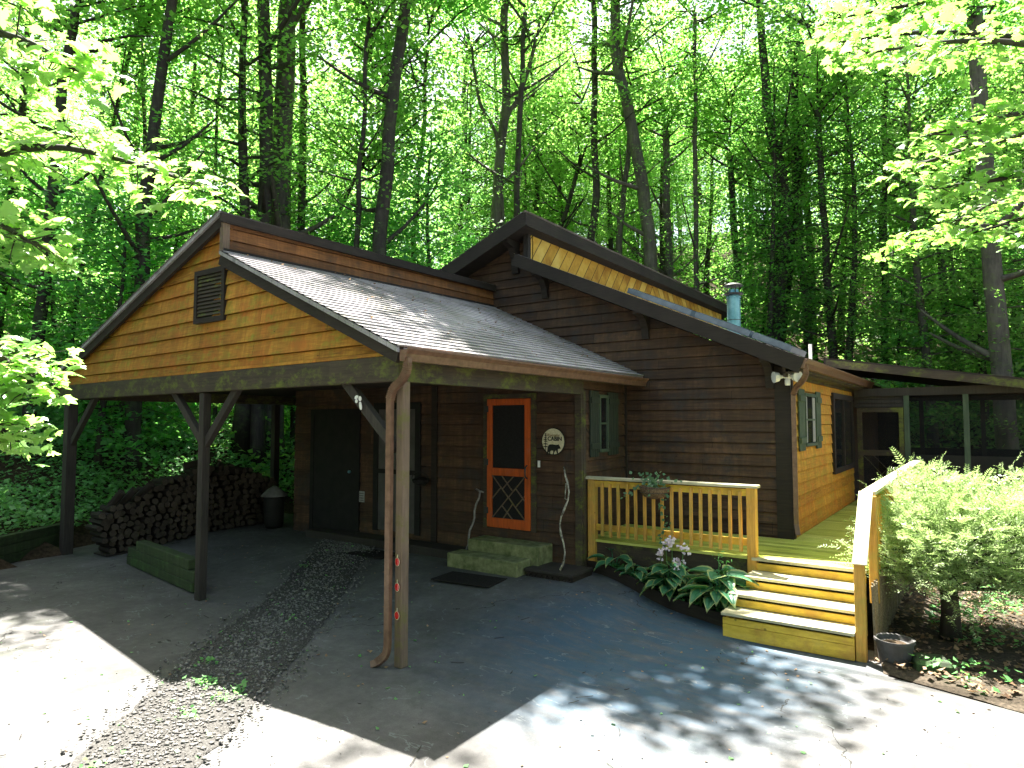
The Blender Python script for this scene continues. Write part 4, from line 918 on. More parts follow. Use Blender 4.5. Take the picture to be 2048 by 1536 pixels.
for i, (d, path, r0, r1, lb) in enumerate(HERO):
    base = at(path[0][0], d); base.z = zg(base.x, base.y)
    o = thing('tall_tree', base, lb, 'tree', 'tall trunks behind the cabin'); m = MB()
    P = stem(m, d, path, r0, r1, i + 1)
    if 'twin' in lb: stem(m, 25.3, [(10.1, 5.0), (10.58, 7.78), (10.8, 10.07), (11.07, 12.16), (11.03, 14.44), (11.19, 17.29)], .25, .10, 77)
    if 'forked grey' in lb: stem(m, 24, [(-.4, 12.4), (.35, 14.6), (1.1, 17.5)], .11, .06, 78); stem(m, 24, [(-.45, 12.0), (-1.2, 14.2), (-1.5, 16.5)], .09, .05, 79)
    if 'forking dark' in lb: stem(m, 24, [(13.7, 11.5), (14.3, 13.2), (15.0, 15.5)], .09, .05, 80)
    C = []
    for k in range(34 if r0 > .1 else 22):
        p = P[random.randint(len(P) // 3, len(P) - 1)]; a = random.uniform(0, 6.28); rr = random.uniform(.25, 2.0); C.append((p.x + rr * math.cos(a), p.y + rr * math.sin(a), p.z + random.gauss(0, .5)))
    V, F = sprays(np.array(C), 30, .58, .11); ob('foliage', npmesh('foliage', V - np.array(base), F, 'leaf_forest'), o)
    m.build('trunk', 'bark_pale' if 'pale' in lb or 'curved' in lb or 'grey' in lb else 'bark', o, smooth=True)
    tp = P[-1]; lm, cm = TOPS[i % 3]
    c = bpy.data.objects.new('crown', cm); col.objects.link(c); c.parent = o; c.location = tp - base + Vector((0, 0, .3)); c.rotation_euler = (0, 0, i * 1.3)
    s = .8 if r0 > .12 else .55
    if i in (0, 1, 2, 3, 4, 28): s = .55; c.scale = (s, s, s)
    c2 = bpy.data.objects.new('limbs', lm); col.objects.link(c2); c2.parent = c
    if i == 5: # this one spreads wide over the cabin and the drive
        mm = MB(); C = []
        for k in range(36):
            a = random.uniform(-2.2, 1.1); ln = random.uniform(2.5, 7.5); e = tp + Vector((math.cos(a) * ln * .9 + .8, math.sin(a) * ln * .55 - .2, random.uniform(-1.2, 1.8)))
            if k % 3 == 0: e = Vector((random.uniform(-10.2, -7.4), random.uniform(10.0, 12.4), tp.z + random.uniform(-.6, .8)))
            mm.tube(smooth_path([tp + Vector((0, 0, random.uniform(-1.5, .5))), tp.lerp(e, .5) + Vector((0, 0, .5)), e], 3), [.06 - .007 * q for q in range(7)], 5, cap=False)
            for q in range(19):
                s_ = random.uniform(.3, 1.05); b = tp.lerp(e, s_) + Vector((random.gauss(0, .4), random.gauss(0, .4), random.gauss(0, .25)))
                if shade_ok(b): C.append(tuple(b))
        mm.build('spreading_limbs', 'bark', o)
        V, F = sprays(np.array(C), 22, .55, .17); me = npmesh('spreading_crown', V - np.array(base), F, 'leaf_forest'); ob('spreading_crown', me, o)

# undergrowth on the hillside and ground cover on the near banks
def cover(name, n, area, L, hgt, mat, label, flat=.5):
    P = []; 
    while len(P) < n:
        x, y = area(); 
        if hill(x, y) < .12: continue
        if noise.noise(Vector((x * .55, y * .55, 9))) < random.uniform(-.7, .35): continue
        P.append((x, y, zg(x, y) + .02 + hgt * random.random() ** 1.3 * (1 + noise.noise(Vector((x, y, 2))))))
    P = np.array(P); N = rng.normal(0, flat, (n, 3)); N[:, 2] = 1
    V, F = kites(P, N, L * rng.uniform(.5, 1.3, n)); tag(ob(name, npmesh(name, V, F, mat)), label, kind='stuff')
cover('bank_ground_cover', 60000, lambda: (random.uniform(-24, -12.0), random.uniform(-1, 17)), .12, .38, 'leaf_cover', 'low leafy plants covering the banks beside the carport')
def far():
    b = random.uniform(-.95, .95); d = random.uniform(17, 55); p = at(b * d, d); return p.x, p.y
cover('undergrowth', 70000, far, .22, 1.1, 'leaf_forest', 'leafy undergrowth on the forest floor')

# near maples: lobed leaves
def maple_leaf():
    pts = []
    for a, r in ((-90, .06), (-70, .42), (-52, .55), (-40, .36), (-22, .62), (-5, .80), (2, .56), (14, .62), (26, .52), (48, .60), (60, .84), (70, .62), (80, .82), (90, 1.0)):
        pts.append((r * math.cos(R(a)), r * math.sin(R(a))))
    full = pts + [(-x, y) for x, y in pts[-2:0:-1]]
    V = [(0, .1, .06)] + [(x * .62, y * .62, -.16 * (x * x + y * y) + .05 * abs(math.sin(math.atan2(y, x) * 2.5))) for x, y in full]
    n = len(full); F = [(0, 1 + i, 1 + (i + 1) % n) for i in range(n)]
    return np.array(V), np.array(F)
MLV, MLF = maple_leaf()
def maple_leaves(pts, size):
    Vs = []; Fs = []
    for i, p in enumerate(pts):
        nrm = Vector((random.gauss(0, .35), random.gauss(0, .35), 1)).normalized(); q = nrm.to_track_quat('Z', 'Y').to_matrix() @ Matrix.Rotation(random.uniform(0, 6.28), 3, 'Z') @ Matrix.Rotation(random.uniform(-.5, .2), 3, 'X')
        s = size * random.uniform(.6, 1.2); v = MLV * s @ np.array(q.transposed()) + np.array(p); Vs.append(v); Fs.append(MLF + i * len(MLV))
    return np.concatenate(Vs), np.concatenate(Fs)
def near_maple(base, hgt, rad, branches, label, size, per, lean=(0, 0)):
    o = thing('maple_tree', base, label, 'tree'); m = MB(); base = Vector(base)
    top = base + Vector((lean[0], lean[1], hgt)); m.tube(smooth_path([base - Vector((0, 0, .2)), base.lerp(top, .5) + Vector((.15, .1, 0)), top], 5), [rad * (1 - .07 * i) for i in range(11)], 10); L = []
    for br in branches:
        P = smooth_path([base + (top - base) * br[0]] + [Vector(p) for p in br[1:]], 6); n = len(P)
        m.tube(P, [.05 * (1 - i / n) + .006 for i in range(n)], 6)
        for i in range(int(n * .3), n):
            u = i / n
            for k in range(per):
                a = random.uniform(0, 6.28); tw = random.uniform(.05, .55) * (1.15 - u * .7); q = P[i] + Vector((math.cos(a) * tw, math.sin(a) * tw, random.gauss(-.03, .07)))
                if k % 3 == 0: m.tube([P[i], P[i].lerp(q, .6) + Vector((0, 0, .02)), q], [.006, .004, .002], 3, cap=False)
                L.append(q); L.append(q + Vector((random.gauss(0, .07), random.gauss(0, .07), random.gauss(0, .03))))
    m.build('trunk', 'bark', o, smooth=True)
    V, F = maple_leaves(L, size); me = npmesh('foliage', V - np.array(base), F, 'leaf_maple'); ob('foliage', me, o)
    return o
A = at
# woods added out of view, behind and beside the viewpoint, to cut sky fill
def woods():
    Vs = []; Fs = []; o = 0; tm = MB()
    for k in range(88):
        a = random.uniform(-.25, math.pi + .25); d = random.uniform(13, 34); x, y = -2 + d * math.cos(-a) * 1.05, 1 + d * math.sin(-a)
        if y > 2 and (x < -10): continue
        if -15 < x < 9 and y > -10: continue
        V, F = random.choice(TREE_ARR); t = random.uniform(0, 6.28); c, sn = math.cos(t), math.sin(t); sel = rng.random(len(F)) < .7
        M = np.array([[c, sn, 0], [-sn, c, 0], [0, 0, 1]]); W_ = (V.reshape(-1, 4, 3)[sel].reshape(-1, 3)) @ M + np.array([x, y, zg(x, y) - .1])
        n = len(W_) // 4; Vs.append(W_); Fs.append(np.arange(4 * n).reshape(n, 4) + o); o += 4 * n
    tag(ob('unseen_woods', npmesh('unseen_woods', np.concatenate(Vs), np.concatenate(Fs), 'leaf_unseen_woods')), 'unseen leafy woods added around the clearing to cut the sky fill', kind='stuff')
woods()  # added out of view to cut sky fill
near_maple((-11.0, -.6, zg(-11, -.6)), 8, .16, [
    (.55, A(-5.6, 4.6, 4.2), A(-3.6, 4.1, 4.05), A(-2.75, 4.0, 4.08), A(-1.95, 4.0, 3.86)),
    (.60, A(-5.4, 4.4, 4.9), A(-3.7, 4.0, 4.85), A(-3.0, 3.9, 4.72), A(-2.6, 3.9, 4.5)),
    (.52, A(-5.3, 4.2, 4.0), A(-3.7, 3.8, 3.75), A(-3.0, 3.75, 3.55), A(-2.75, 3.75, 3.42)),
    (.42, A(-5.3, 4.6, 3.3), A(-3.7, 4.3, 2.95), A(-3.2, 4.2, 2.78), A(-2.95, 4.1, 2.62)),
    (.38, A(-5.1, 4.6, 2.9), A(-3.75, 4.3, 2.55), A(-3.3, 4.2, 2.40), A(-3.15, 4.2, 2.3)),
    (.58, A(-5.6, 4.9, 4.6), A(-3.9, 4.6, 4.45), A(-3.3, 4.5, 4.4), A(-2.8, 4.6, 4.35)),
    (.95, A(-6.0, 4.6, 7.4), A(-4.6, 4.8, 7.5), A(-3.4, 5.0, 7.3)), (.9, A(-6.0, 6.0, 7.0), A(-5.2, 6.6, 7.4), A(-4.6, 7.2, 7.3)),
], 'bright maple reaching into the picture from the left edge', .125, 8, lean=(.6, .2))
near_maple((4.3, 7.6, zg(4.3, 7.6)), 9, .17, [
    (.55, A(6.2, 5.2, 5.1), A(4.6, 5.1, 5.3), A(3.6, 5.0, 5.35), A(2.75, 5.0, 5.25)),
    (.50, A(6.0, 5.2, 4.7), A(4.7, 5.2, 4.95), A(3.9, 5.1, 4.8), A(3.3, 5.1, 4.65)),
    (.46, A(6.0, 5.2, 4.5), A(4.8, 5.2, 4.55), A(4.0, 5.2, 4.35), A(3.35, 5.2, 4.25)),
    (.44, A(6.0, 5.4, 4.2), A(5.0, 5.4, 4.3), A(4.3, 5.4, 4.1), A(3.8, 5.4, 3.95)),
    (.60, A(6.2, 5.8, 5.6), A(5.0, 5.8, 5.8), A(3.8, 5.8, 5.9), A(2.9, 5.8, 5.8)),
    (.62, A(6.4, 6.4, 5.4), A(5.4, 6.4, 5.3), A(4.5, 6.5, 5.1), A(3.9, 6.5, 4.9)),
    (.60, A(6.4, 7.0, 5.0), A(5.6, 7.2, 4.9), A(4.9, 7.4, 4.6), A(4.3, 7.4, 4.3)),
    (.70, A(6.2, 6.2, 6.6), A(5.0, 6.2, 6.7), A(4.0, 6.3, 6.5), A(3.2, 6.4, 6.4)),
], 'bright maple hanging into the picture from the upper right', .12, 8, lean=(-.6, -.2))

# yew bush
yw = at(5.0, 7.75); yw.z = zg(yw.x, yw.y)
yo = thing('yew_bush', yw, 'broad bright yew bush with a short dark trunk beside the deck railing', 'bush')
m = MB(); tips = []
for k in range(120):
    a = k * 2.4; u = (k + .5) / 120; el = math.asin(u * 1.16 - .26)
    b = yw + Vector((0, 0, random.uniform(.55, .85))); ln = random.uniform(.85, 1.12)
    e = yw + Vector((.30, .20, 0)) + Vector((math.cos(a) * 1.12 * math.cos(el) * ln, math.sin(a) * 1.12 * math.cos(el) * ln, .95 + 1.02 * math.sin(el) * ln))
    P = smooth_path([b, b.lerp(e, .5) + Vector((random.gauss(0, .06), random.gauss(0, .06), random.gauss(.02, .06))), e], 4); m.tube(P, [.020 - .0021 * i for i in range(9)], 4, cap=False); tips.append(P)
m.tube([yw - Vector((0, 0, .15)), yw + Vector((.02, 0, .3)), yw + Vector((0, .02, .72))], [.13, .10, .085], 10)
m.build('trunk', 'bark', yo, smooth=True)
Vs = []; Fs = []; o_ = 0
for P in tips:
    for k in range(46):
        u = random.uniform(.2, 1) ** .55; j = min(int(u * 8), 7); c = P[j].lerp(P[j + 1], u * 8 - j)
        out = (c - yw - Vector((0, 0, .75))).normalized(); dr = (out * .7 + Vector((random.gauss(0, .6), random.gauss(0, .6), random.gauss(.15, .3)))).normalized(); ln = random.uniform(.14, .30)
        sd = dr.cross(Vector((random.gauss(0, .35), random.gauss(0, .35), 1))).normalized(); up = sd.cross(dr)
        c = c + Vector((random.gauss(0, .09), random.gauss(0, .09), random.gauss(0, .08)))
        nn = 9
        t = np.repeat(np.linspace(.05, 1, nn), 2)[:, None]; sg = np.tile([1, -1], nn)[:, None]
        B = np.array(c) + np.array(dr) * t * ln - np.array([[0, 0, .05]]) * t * t; nd = np.array(dr) * .55 + np.array(sd) * sg * .85 + np.array(up) * .15
        v, f = kites(B, np.array(up) + rng.normal(0, .25, (2 * nn, 3)), .055 * (1.15 - .6 * t[:, 0]), wid=.15, fold=.02, D=nd)
        Vs.append(v); Fs.append(f + o_); o_ += len(v)
me = npmesh('foliage', np.concatenate(Vs) - np.array(yw), np.concatenate(Fs), 'needle'); ob('foliage', me, yo)

# hostas and the bed
def hosta_leaf(m, base, a, reach, rise, L, Wd, droop=.6):
    base = Vector(base); dx = Vector((math.cos(a), math.sin(a), 0)); sx = Vector((-math.sin(a), math.cos(a), 0))
    stalk = smooth_path([base, base + dx * reach * .45 + Vector((0, 0, rise * .75)), base + dx * reach + Vector((0, 0, rise))], 3)
    m.cur = 0; m.tube(stalk, [.008, .007, .006, .006, .005, .005, .004], 4, cap=False)
    p0 = stalk[-1]; nl, nw = 8, 9; V = []; tilt = random.uniform(-.25, .25)
    for i in range(nl):
        t = i / (nl - 1); w_ = Wd * (math.sin(math.pi * min(1, (t * .92 + .10)) ** .72)) if t < 1 else .002
        c = p0 + dx * L * t + Vector((0, 0, L * (.22 * t - droop * t * t)))
        for j in range(nw):
            s = (j / (nw - 1) * 2 - 1); back = -.16 * L * abs(s) * (1 - t) if i < 3 else 0
            V.append(c + sx * w_ * .5 * s + dx * back + Vector((0, 0, -.05 * L + .16 * w_ * abs(s) + .012 * math.sin(s * 9) + tilt * s * w_ * .5)))
    for i in range(nl - 1):
        for j in range(nw - 1):
            m.cur = 1 if j in (0, nw - 2) or i == nl - 2 else 0
            q = (i * nw + j, i * nw + j + 1, (i + 1) * nw + j + 1, (i + 1) * nw + j)
            if not hasattr(m, '_o') or m._k != (id(V)): m._o = len(m.v); m._k = id(V); m.v += [tuple(v) for v in V]
            m.f.append(tuple(m._o + k for k in q)); m.mi.append(m.cur)
    m.cur = 0
def hosta(loc, n, size, label, flowers=None, seed=1):
    random.seed(seed); o = thing('hosta', loc, label, 'plant', 'hostas in the bed'); m = MB()
    for k in range(n):
        a = k * 2.4 + random.uniform(-.3, .3); inner = k / n; hosta_leaf(m, Vector(loc) + Vector((random.gauss(0, .02), random.gauss(0, .02), 0)), a, size * random.uniform(.35, .6) * (.45 + .8 * inner), size * random.uniform(.65, 1.0) * (1.15 - .6 * inner), size * random.uniform(.5, .72), size * random.uniform(.38, .5), droop=random.uniform(.2, .75))
    m.build('leaves', ['leaf_hosta', 'leaf_hosta_edge'], o, smooth=True)
    if flowers:
        for dx, h, kind in flowers:
            s = MB(); b = Vector(loc); e = b + Vector((dx, -.03, h)); s.tube(smooth_path([b, b.lerp(e, .5) + Vector((dx * .2, 0, .03)), e], 3), [.006 - .0005 * i for i in range(7)], 5, cap=False); st = s.build('flower_stalk', 'leaf_cover', o)
            f = MB()
            for q in range(16 if kind == 'petal' else 12):
                c = e + Vector((random.gauss(0, .03), random.gauss(0, .03), random.uniform(-.09, .05) if kind == 'petal' else random.uniform(-.14, .03)))
                d = Vector((random.gauss(0, 1), random.gauss(0, 1), random.gauss(-.3, .6))).normalized(); ln = random.uniform(.035, .055)
                f.tube([c, c + d * ln * .5, c + d * ln], [.004, .012 if kind == 'petal' else .006, .018 if kind == 'petal' else .003], 6, cap=False)
            f.build('flowers', kind, st)
    random.seed(seed + 100); return o
hosta((-3.42, 8.56, .04), 38, .40, 'large green hosta with pale pink flower heads in the middle of the bed', [(-.05, .72, 'petal'), (.04, .78, 'petal'), (-.13, .60, 'petal'), (.20, .70, 'petal'), (.12, .52, 'petal')], 3)
hosta((-2.72, 8.42, -.01), 34, .50, 'large white-edged hosta with broad leaves spilling towards the steps', [(.0, .78, 'leaf_cover'), (.10, .68, 'leaf_cover')], 5)
hosta((-4.35, 8.78, .2), 9, .34, 'small hosta at the left end of the bed', None, 8)
hosta((-3.98, 8.70, .13), 8, .30, 'small hosta between the bed end and the flowering one', None, 12)
random.seed(21)
m = MB(); ed = [(-4.92 + .2 * i, 8.84 - .06 * i) for i in range(13)]
for a, b in zip(ed, ed[1:]): m.bar((a[0], a[1], pad(*a) + .07), (b[0], b[1], pad(*b) + .07), .035, .17)
tag(m.build('bed_edging', 'trim_dark'), 'dark wooden edging board around the hosta bed', 'edging')
tag(ob('planting_bed', grid([-4.95 + .12 * i for i in range(22)], [7.9 + .1 * i for i in range(12)], lambda x, y: pad(x, y) + .06 + .02 * noise.noise(Vector((x * 6, y * 6, 0))), 'planting_bed', 'soil', keep=lambda x, y: y > 8.86 - (x + 4.9) * .305 + .02)), 'dark soil bed under the deck edge', kind='structure')
for k in range(10):
    x = random.uniform(-4.7, -3.7); o = MB()
# low leafy ground plants in the bed
P = []
for _ in range(1600):
    x = random.uniform(-4.85, -2.5); y = random.uniform(8.86 - (x + 4.9) * .305 + .04, 8.95); P.append((x, y, pad(x, y) + .07 + random.random() * .10))
P = np.array(P); N = rng.normal(0, .5, (len(P), 3)); N[:, 2] = 1; V, F = kites(P, N, .055 * rng.uniform(.5, 1.3, len(P)))
tag(ob('bed_ground_cover', npmesh('bed_ground_cover', V, F, 'leaf_cover')), 'small leaves of low ground cover in the bed', kind='stuff')

# ------------------------------------------------------------ things under the carport
LG = []
for i in range(7):
    random.seed(500 + i); m = MB(); k = random.choice([4, 5, 6, 7]); ang = sorted([random.uniform(0, 6.28) for _ in range(k)]) if i < 5 else [j * 6.283 / 9 for j in range(9)]
    if i < 5: ang = [2 * math.pi * (j + random.uniform(-.25, .25)) / k for j in range(k)]
    sec = [(math.cos(a) * .068 * random.uniform(.75, 1.15), math.sin(a) * .068 * random.uniform(.75, 1.15)) for a in ang]
    n = len(sec); vs = [(.21, a, b) for a, b in sec] + [(-.21, a * .95, b * .95) for a, b in sec]
    m.add(vs, [(j, (j + 1) % n, (j + 1) % n + n, j + n) for j in range(n)]); m.cur = 1; m.add([v for v in vs[:n]], [tuple(range(n))]); m.add([v for v in vs[n:]], [tuple(range(n))[::-1]])
    o = m.build('tmp', ['log_bark', 'log_end']); LG.append(o.data); bpy.data.objects.remove(o)
random.seed(31)
TOPL = [(5.45, .80), (6.07, .99), (6.72, 1.26), (7.44, 1.38), (8.33, 1.26), (9.0, .95), (9.2, .5)]
def toph(y):
    for (a, b), (c, d) in zip(TOPL, TOPL[1:]):
        if a <= y <= c: return b + (d - b) * (y - a) / (c - a)
    return 0
nlog = 0; row = 0; z = .08
while z < 1.5:
    y = 5.5 + (row % 2) * .063 + max(0, .45 - z) * .6
    while y < 9.1:
        if z < toph(y) - .04 + random.uniform(-.03, .03) and nlog < 290:
            o = ob('firewood_log', random.choice(LG)); o.location = (-12.86 + random.gauss(0, .035), y + random.gauss(0, .008), z + .05 * 0 + random.gauss(0, .006) + pad(-12.8, y))
            o.rotation_euler = (random.uniform(0, 6.28), random.gauss(0, .03), random.gauss(0, .06)); s = random.uniform(.85, 1.12); o.scale = (1, s, s)
            tag(o, 'split firewood log with its cut end facing out of the dark stack', 'log', 'stacked firewood under the carport'); nlog += 1
        y += .128
    z += .108; row += 1
# upright part of the stack turned towards the drive: a second row facing the camera
for k, (y, z, ry, rz, lb) in enumerate([(5.75, .95, -.9, .5, 'mossy log leaning at the left end of the firewood stack'), (5.95, .98, -.8, .6, 'second mossy log leaning on the left end of the stack'), (6.25, 1.08, -.75, .45, 'long mossy log lying slanted on the firewood stack'), (7.3, 1.56, -.2, 1.3, 'split log lying crosswise on top of the stack, left of the middle post'), (8.0, 1.44, .25, 1.4, 'split log lying crosswise on the right of the stack top')]):
    o = ob('firewood_log', LG[5 + k % 2]); o.location = (-12.75, y, z); o.rotation_euler = (0, ry, rz); o.scale = (1.2, 1.1, 1.1); tag(o, lb, 'log')
m = MB().box((-13.1, 5.6, .03), (-12.62, 9.1, .05)); tag(m.build('pallet_board', 'trim_dark'), 'dark boards under the firewood stack', 'pallet')
# timbers by the middle post
p0, p1 = Vector((-11.75, 5.62, 0)), Vector((-9.02, 5.22, 0))
for k, (z, dx, lb) in enumerate(((.09, 0, 'bottom timber of the mossy stack by the middle post'), (.235, .05, 'middle timber of the mossy stack by the middle post'), (.38, -.06, 'topmost timber of the mossy stack by the middle post'))):
    d = (p1 - p0).normalized(); m = MB(); m.bar(p0 + d * (dx + (.5 if k == 2 else 0)) + Vector((0, 0, z)), p1 + d * (dx - (.1 if k == 2 else 0)) + Vector((0, 0, z)), .16, .14)
    tag(m.build('landscape_timber', 'timber_moss', bevel=.008, loc=(-10.4, 5.4, z)), lb, 'timber', 'mossy landscape timbers')
for k, (z, lb) in enumerate(((.09, 'bottom timber of the low wall at the left edge'), (.25, 'middle timber of the low wall at the left edge'), (.41, 'top timber of the low wall at the left edge, leaves behind it'))):
    m = MB(); m.bar((-14.28, 5.6, z), (-11.3, .9, z), .16, .155); tag(m.build('retaining_timber', 'timber_moss', bevel=.008, loc=(-12.8, 3.2, z)), lb, 'timber', 'retaining wall timbers')
# covered grill
g = thing('covered_grill', (-12.0, 8.55, .2), 'dark round grill under a grey cone cover beside the wood stack', 'grill')
MB().lathe((-12.0, 8.55, 0), [(.16, .22), (.19, .3), (.21, .80), (.20, .86)], 20).build('body', 'near_black', g, smooth=True)
MB().lathe((-12.0, 8.55, 0), [(.27, .86), (.265, .88), (.14, 1.0), (.03, 1.07)], 24).build('cover', 'grey_cover', g, smooth=True)
# raised walk, steps, platform, mats
tag(MB().box((-10.6, 8.25, .1), (-6.85, 8.66, .34)).build('raised_walk', 'post_grey', bevel=.01, loc=(-8.7, 8.5, .15)), 'low dark stone walk along the carport back wall', 'walkway')
sps = thing('door_steps', (-5.9, 8.2, .1), 'two mossy concrete steps below the orange screen door', 'steps')
MB().box((-6.60, 8.22, .12), (-5.30, 8.64, .57)).build('upper_step', 'step_stone', sps, bevel=.012); MB().box((-6.72, 7.86, .05), (-5.42, 8.215, .40)).build('lower_step', 'step_stone', sps, bevel=.012)
pf = thing('low_platform', (-5.0, 8.3, .05), 'low grey platform with a dark lattice skirt right of the door steps', 'platform')
MB().box((-5.40, 8.0, .27), (-4.60, 8.60, .305)).build('top', 'post_grey', pf, bevel=.004)
m = MB(); lattice_panel(m, -5.38, -4.62, 8.03, .0, .27, .09); m.box((-5.38, 8.1, .0), (-4.62, 8.12, .27)); m.box((-4.625, 8.03, 0), (-4.615, 8.6, .27)); m.build('lattice_skirt', 'trim_dark', pf)
def mat_on(cx_, cy_, wd, dp, rz, lb):
    z = pad(cx_, cy_); m = MB().box((cx_ - wd / 2, cy_ - dp / 2, z + .004), (cx_ + wd / 2, cy_ + dp / 2, z + .022), rz=rz)
    tag(m.build('door_mat', 'dark_rubber', bevel=.006, loc=(cx_, cy_, z)), lb, 'mat')
mat_on(-5.95, 7.45, .95, .55, .1, 'black doormat on the concrete in front of the door steps'); mat_on(-8.3, 7.85, .8, .5, .05, 'black doormat in front of the raised walk')
# walking sticks
m = MB(); P = [Vector((-6.78 + .12 * (i / 9) + .02 * math.sin(i * 1.7), 8.40 + .2 * i / 9, .34 + .93 * i / 9)) for i in range(10)]; m.tube(P, .017, 6); m.tube([P[-1] + Vector((-.08, 0, .03)), P[-1], P[-1] + Vector((.07, 0, -.01))], .016, 6)
tag(m.build('walking_stick', 'stick_grey', smooth=True, loc=P[0]), 'grey T-handled stick leaning on the wall left of the screen door', 'stick')
m = MB(); P = [Vector((-4.98 + .06 * math.sin(i * .9) - .14 * (i / 12) + .10, 8.15 + .45 * i / 12, .31 + 1.42 * i / 12)) for i in range(13)]; m.tube(P, [.014 + .004 * math.sin(i * 2) for i in range(13)], 6); m.tube([P[8], P[8] + Vector((-.05, 0, .02)), P[9] + Vector((-.05, 0, .12))], .009, 5)
tag(m.build('walking_stick', 'birch', smooth=True, loc=P[0]), 'tall crooked birch stick standing on the low platform', 'stick')
# butterfly on the brace
b = MB(); c = F3(-5.33, 2.62, -.02)
for (u, v, ru, rv, rot) in ((-.035, .035, .028, .018, .6), (-.033, -.005, .018, .02, -.4), (.02, .02, .02, .026, .2), (.03, -.055, .018, .045, .2)):
    b.prism([(c.x + u + ru * math.cos(t) * math.cos(rot) - rv * math.sin(t) * math.sin(rot), c.y, c.z + v + ru * math.cos(t) * math.sin(rot) + rv * math.sin(t) * math.cos(rot)) for t in [-k * math.pi / 8 for k in range(16)]], (0, -.008, 0))
tag(b.build('butterfly_ornament', 'white_plastic', loc=c), 'white metal butterfly fixed to the brace beside the front post', 'ornament')
# wire rack on the wall
m = MB(); c = Vector((-7.86, 8.5, 1.42)); m.tube([c + Vector((.19 * math.cos(t), -.02, .12 * math.sin(t))) for t in [k * math.pi / 10 for k in range(21)]], .006, 5, cap=False); m.lathe(c + Vector((0, 0, -.10)), [(.07, 0), (.13, .03), (.15, .09), (.02, .14)], 12); m.tube([c + Vector((0, .12, .2)), c + Vector((0, 0, .2)), c + Vector((0, 0, .04))], .008, 5)
tag(m.build('wall_lantern', 'near_black', loc=c), 'black wire-framed lantern hanging on the dark wall by the grey door', 'lantern')
# basket of ivy on the rail
hb = thing('hanging_basket', (-3.68, 8.70, 1.40), 'coir basket of trailing ivy hooked over the deck railing', 'basket')
m = MB(); m.lathe((-3.68, 8.68, 1.34), [(.05, 0), (.15, .03), (.20, .10), (.21, .17), (.17, .15)], 20); m.build('liner', 'coir', hb, smooth=True)
m = MB()
for z, r_ in ((1.50, .215), (1.43, .20)): m.tube([(-3.68 + r_ * math.cos(t), 8.68 + r_ * math.sin(t), z) for t in [k * math.pi / 10 for k in range(21)]], .004, 4, cap=False)
m.build('wire_frame', 'black_metal', hb)
P = []
random.seed(77)
for k in range(13):
    a = random.uniform(0, 6.28); ln = random.uniform(.12, .42); c = Vector((-3.68, 8.66, 1.54)); e = c + Vector((math.cos(a) * ln, math.sin(a) * ln * .4 - .08, random.uniform(-.18, .16)))
    for q in range(8): s_ = q / 8; v = c.lerp(e, s_) + Vector((random.gauss(0, .02), random.gauss(0, .02), .09 * math.sin(s_ * 3) + random.gauss(0, .02))); P.append(v)
for q in range(34): P.append(Vector((-3.52 + random.gauss(0, .018) + .04 * math.sin(q * .4), 8.60 + random.gauss(0, .015), 1.50 - q * .024)))
for q in range(10): P.append(Vector((-3.88 - q * .03, 8.62, 1.50 - q * .02 + random.gauss(0, .02))))
N = rng.normal(0, .5, (len(P), 3)); N[:, 1] -= .9; N[:, 2] += .8
V, F = kites(np.array([tuple(p) for p in P]), N, .055 * rng.uniform(.7, 1.3, len(P)), wid=.42); ob('ivy', npmesh('ivy', V - np.array((-3.68, 8.70, 1.40)), F, 'leaf_ivy'), hb)
# pot beside the stairs
pt = thing('plant_pot', (-.78, 7.98, -.1), 'grey plastic pot tucked beside the foot of the deck stairs', 'pot')
MB().lathe((-.78, 7.98, -.12), [(.12, 0), (.145, .02), (.175, .26), (.19, .265), (.19, .29), (.165, .285), (.15, .24)], 24).build('pot', 'pot_grey', pt, smooth=False); MB().lathe((-.78, 7.98, .08), [(.15, .02), (.10, .05), (.01, .06)], 16).build('soil', 'soil', pt)
tag(MB().box((-.62, 7.78, -.12), (-.30, 8.1, .05), rz=.3).build('edging_stone', 'timber_moss', bevel=.03, loc=(-.45, 7.95, -.1)), 'mossy block beside the grey pot', 'stone')
pts = []
for _ in range(900):
    x = random.uniform(-12, 2.5); y = random.uniform(1, 8)
    if y < edge_y(x) - .1: pts.append((x, y, pad(x, y) + .006))
def grit(p):
    s_ = rng.uniform(.003, .008); v = OCT * s_ + rng.normal(0, s_ * .2, (6, 3)); return v + np.array(p), OCF
scatter('drive_grit', pts, 'stone', grit, 'loose grit scattered over the concrete')
m = MB()
for _ in range(70):
    x = random.uniform(-9, 2); y = random.uniform(1.6, 7.4)
    if y > edge_y(x) - .2: continue
    a = random.uniform(0, 3.14); ln = random.uniform(.04, .16); z = pad(x, y) + .008; b_ = Vector((x + ln * math.cos(a), y + ln * math.sin(a), z + .004)); m.tube([Vector((x, y, z)), Vector((x, y, z)).lerp(b_, .5) + Vector((.01, -.008, .003)), b_], .0028, 4)
tag(m.build('twigs', 'bark'), 'small twigs dropped on the drive', kind='stuff')
P = []
for _ in range(650):
    x = random.uniform(-11, 2.5); y = random.uniform(1.2, 8.2); 
    if y < edge_y(x) - .08 and (noise.noise(Vector((x * .8, y * .8, 3))) > .0 or y > edge_y(x) - .5): P.append((x, y, pad(x, y) + .01))
for _ in range(260):
    t, u = random.random() ** .8, random.random() ** .7; a = Vector((-4.60 - 3.46 * t, 0, 3.15 + 1.5 * t)); y = 4.8 + u * 5.6; P.append((a.x + .26 * u * t, y, a.z + .035 + .02 * u))
N = rng.normal(0, .3, (len(P), 3)); N[:, 2] = 1; V, F = kites(np.array(P), N, .04 * rng.uniform(.4, 1.3, len(P)))
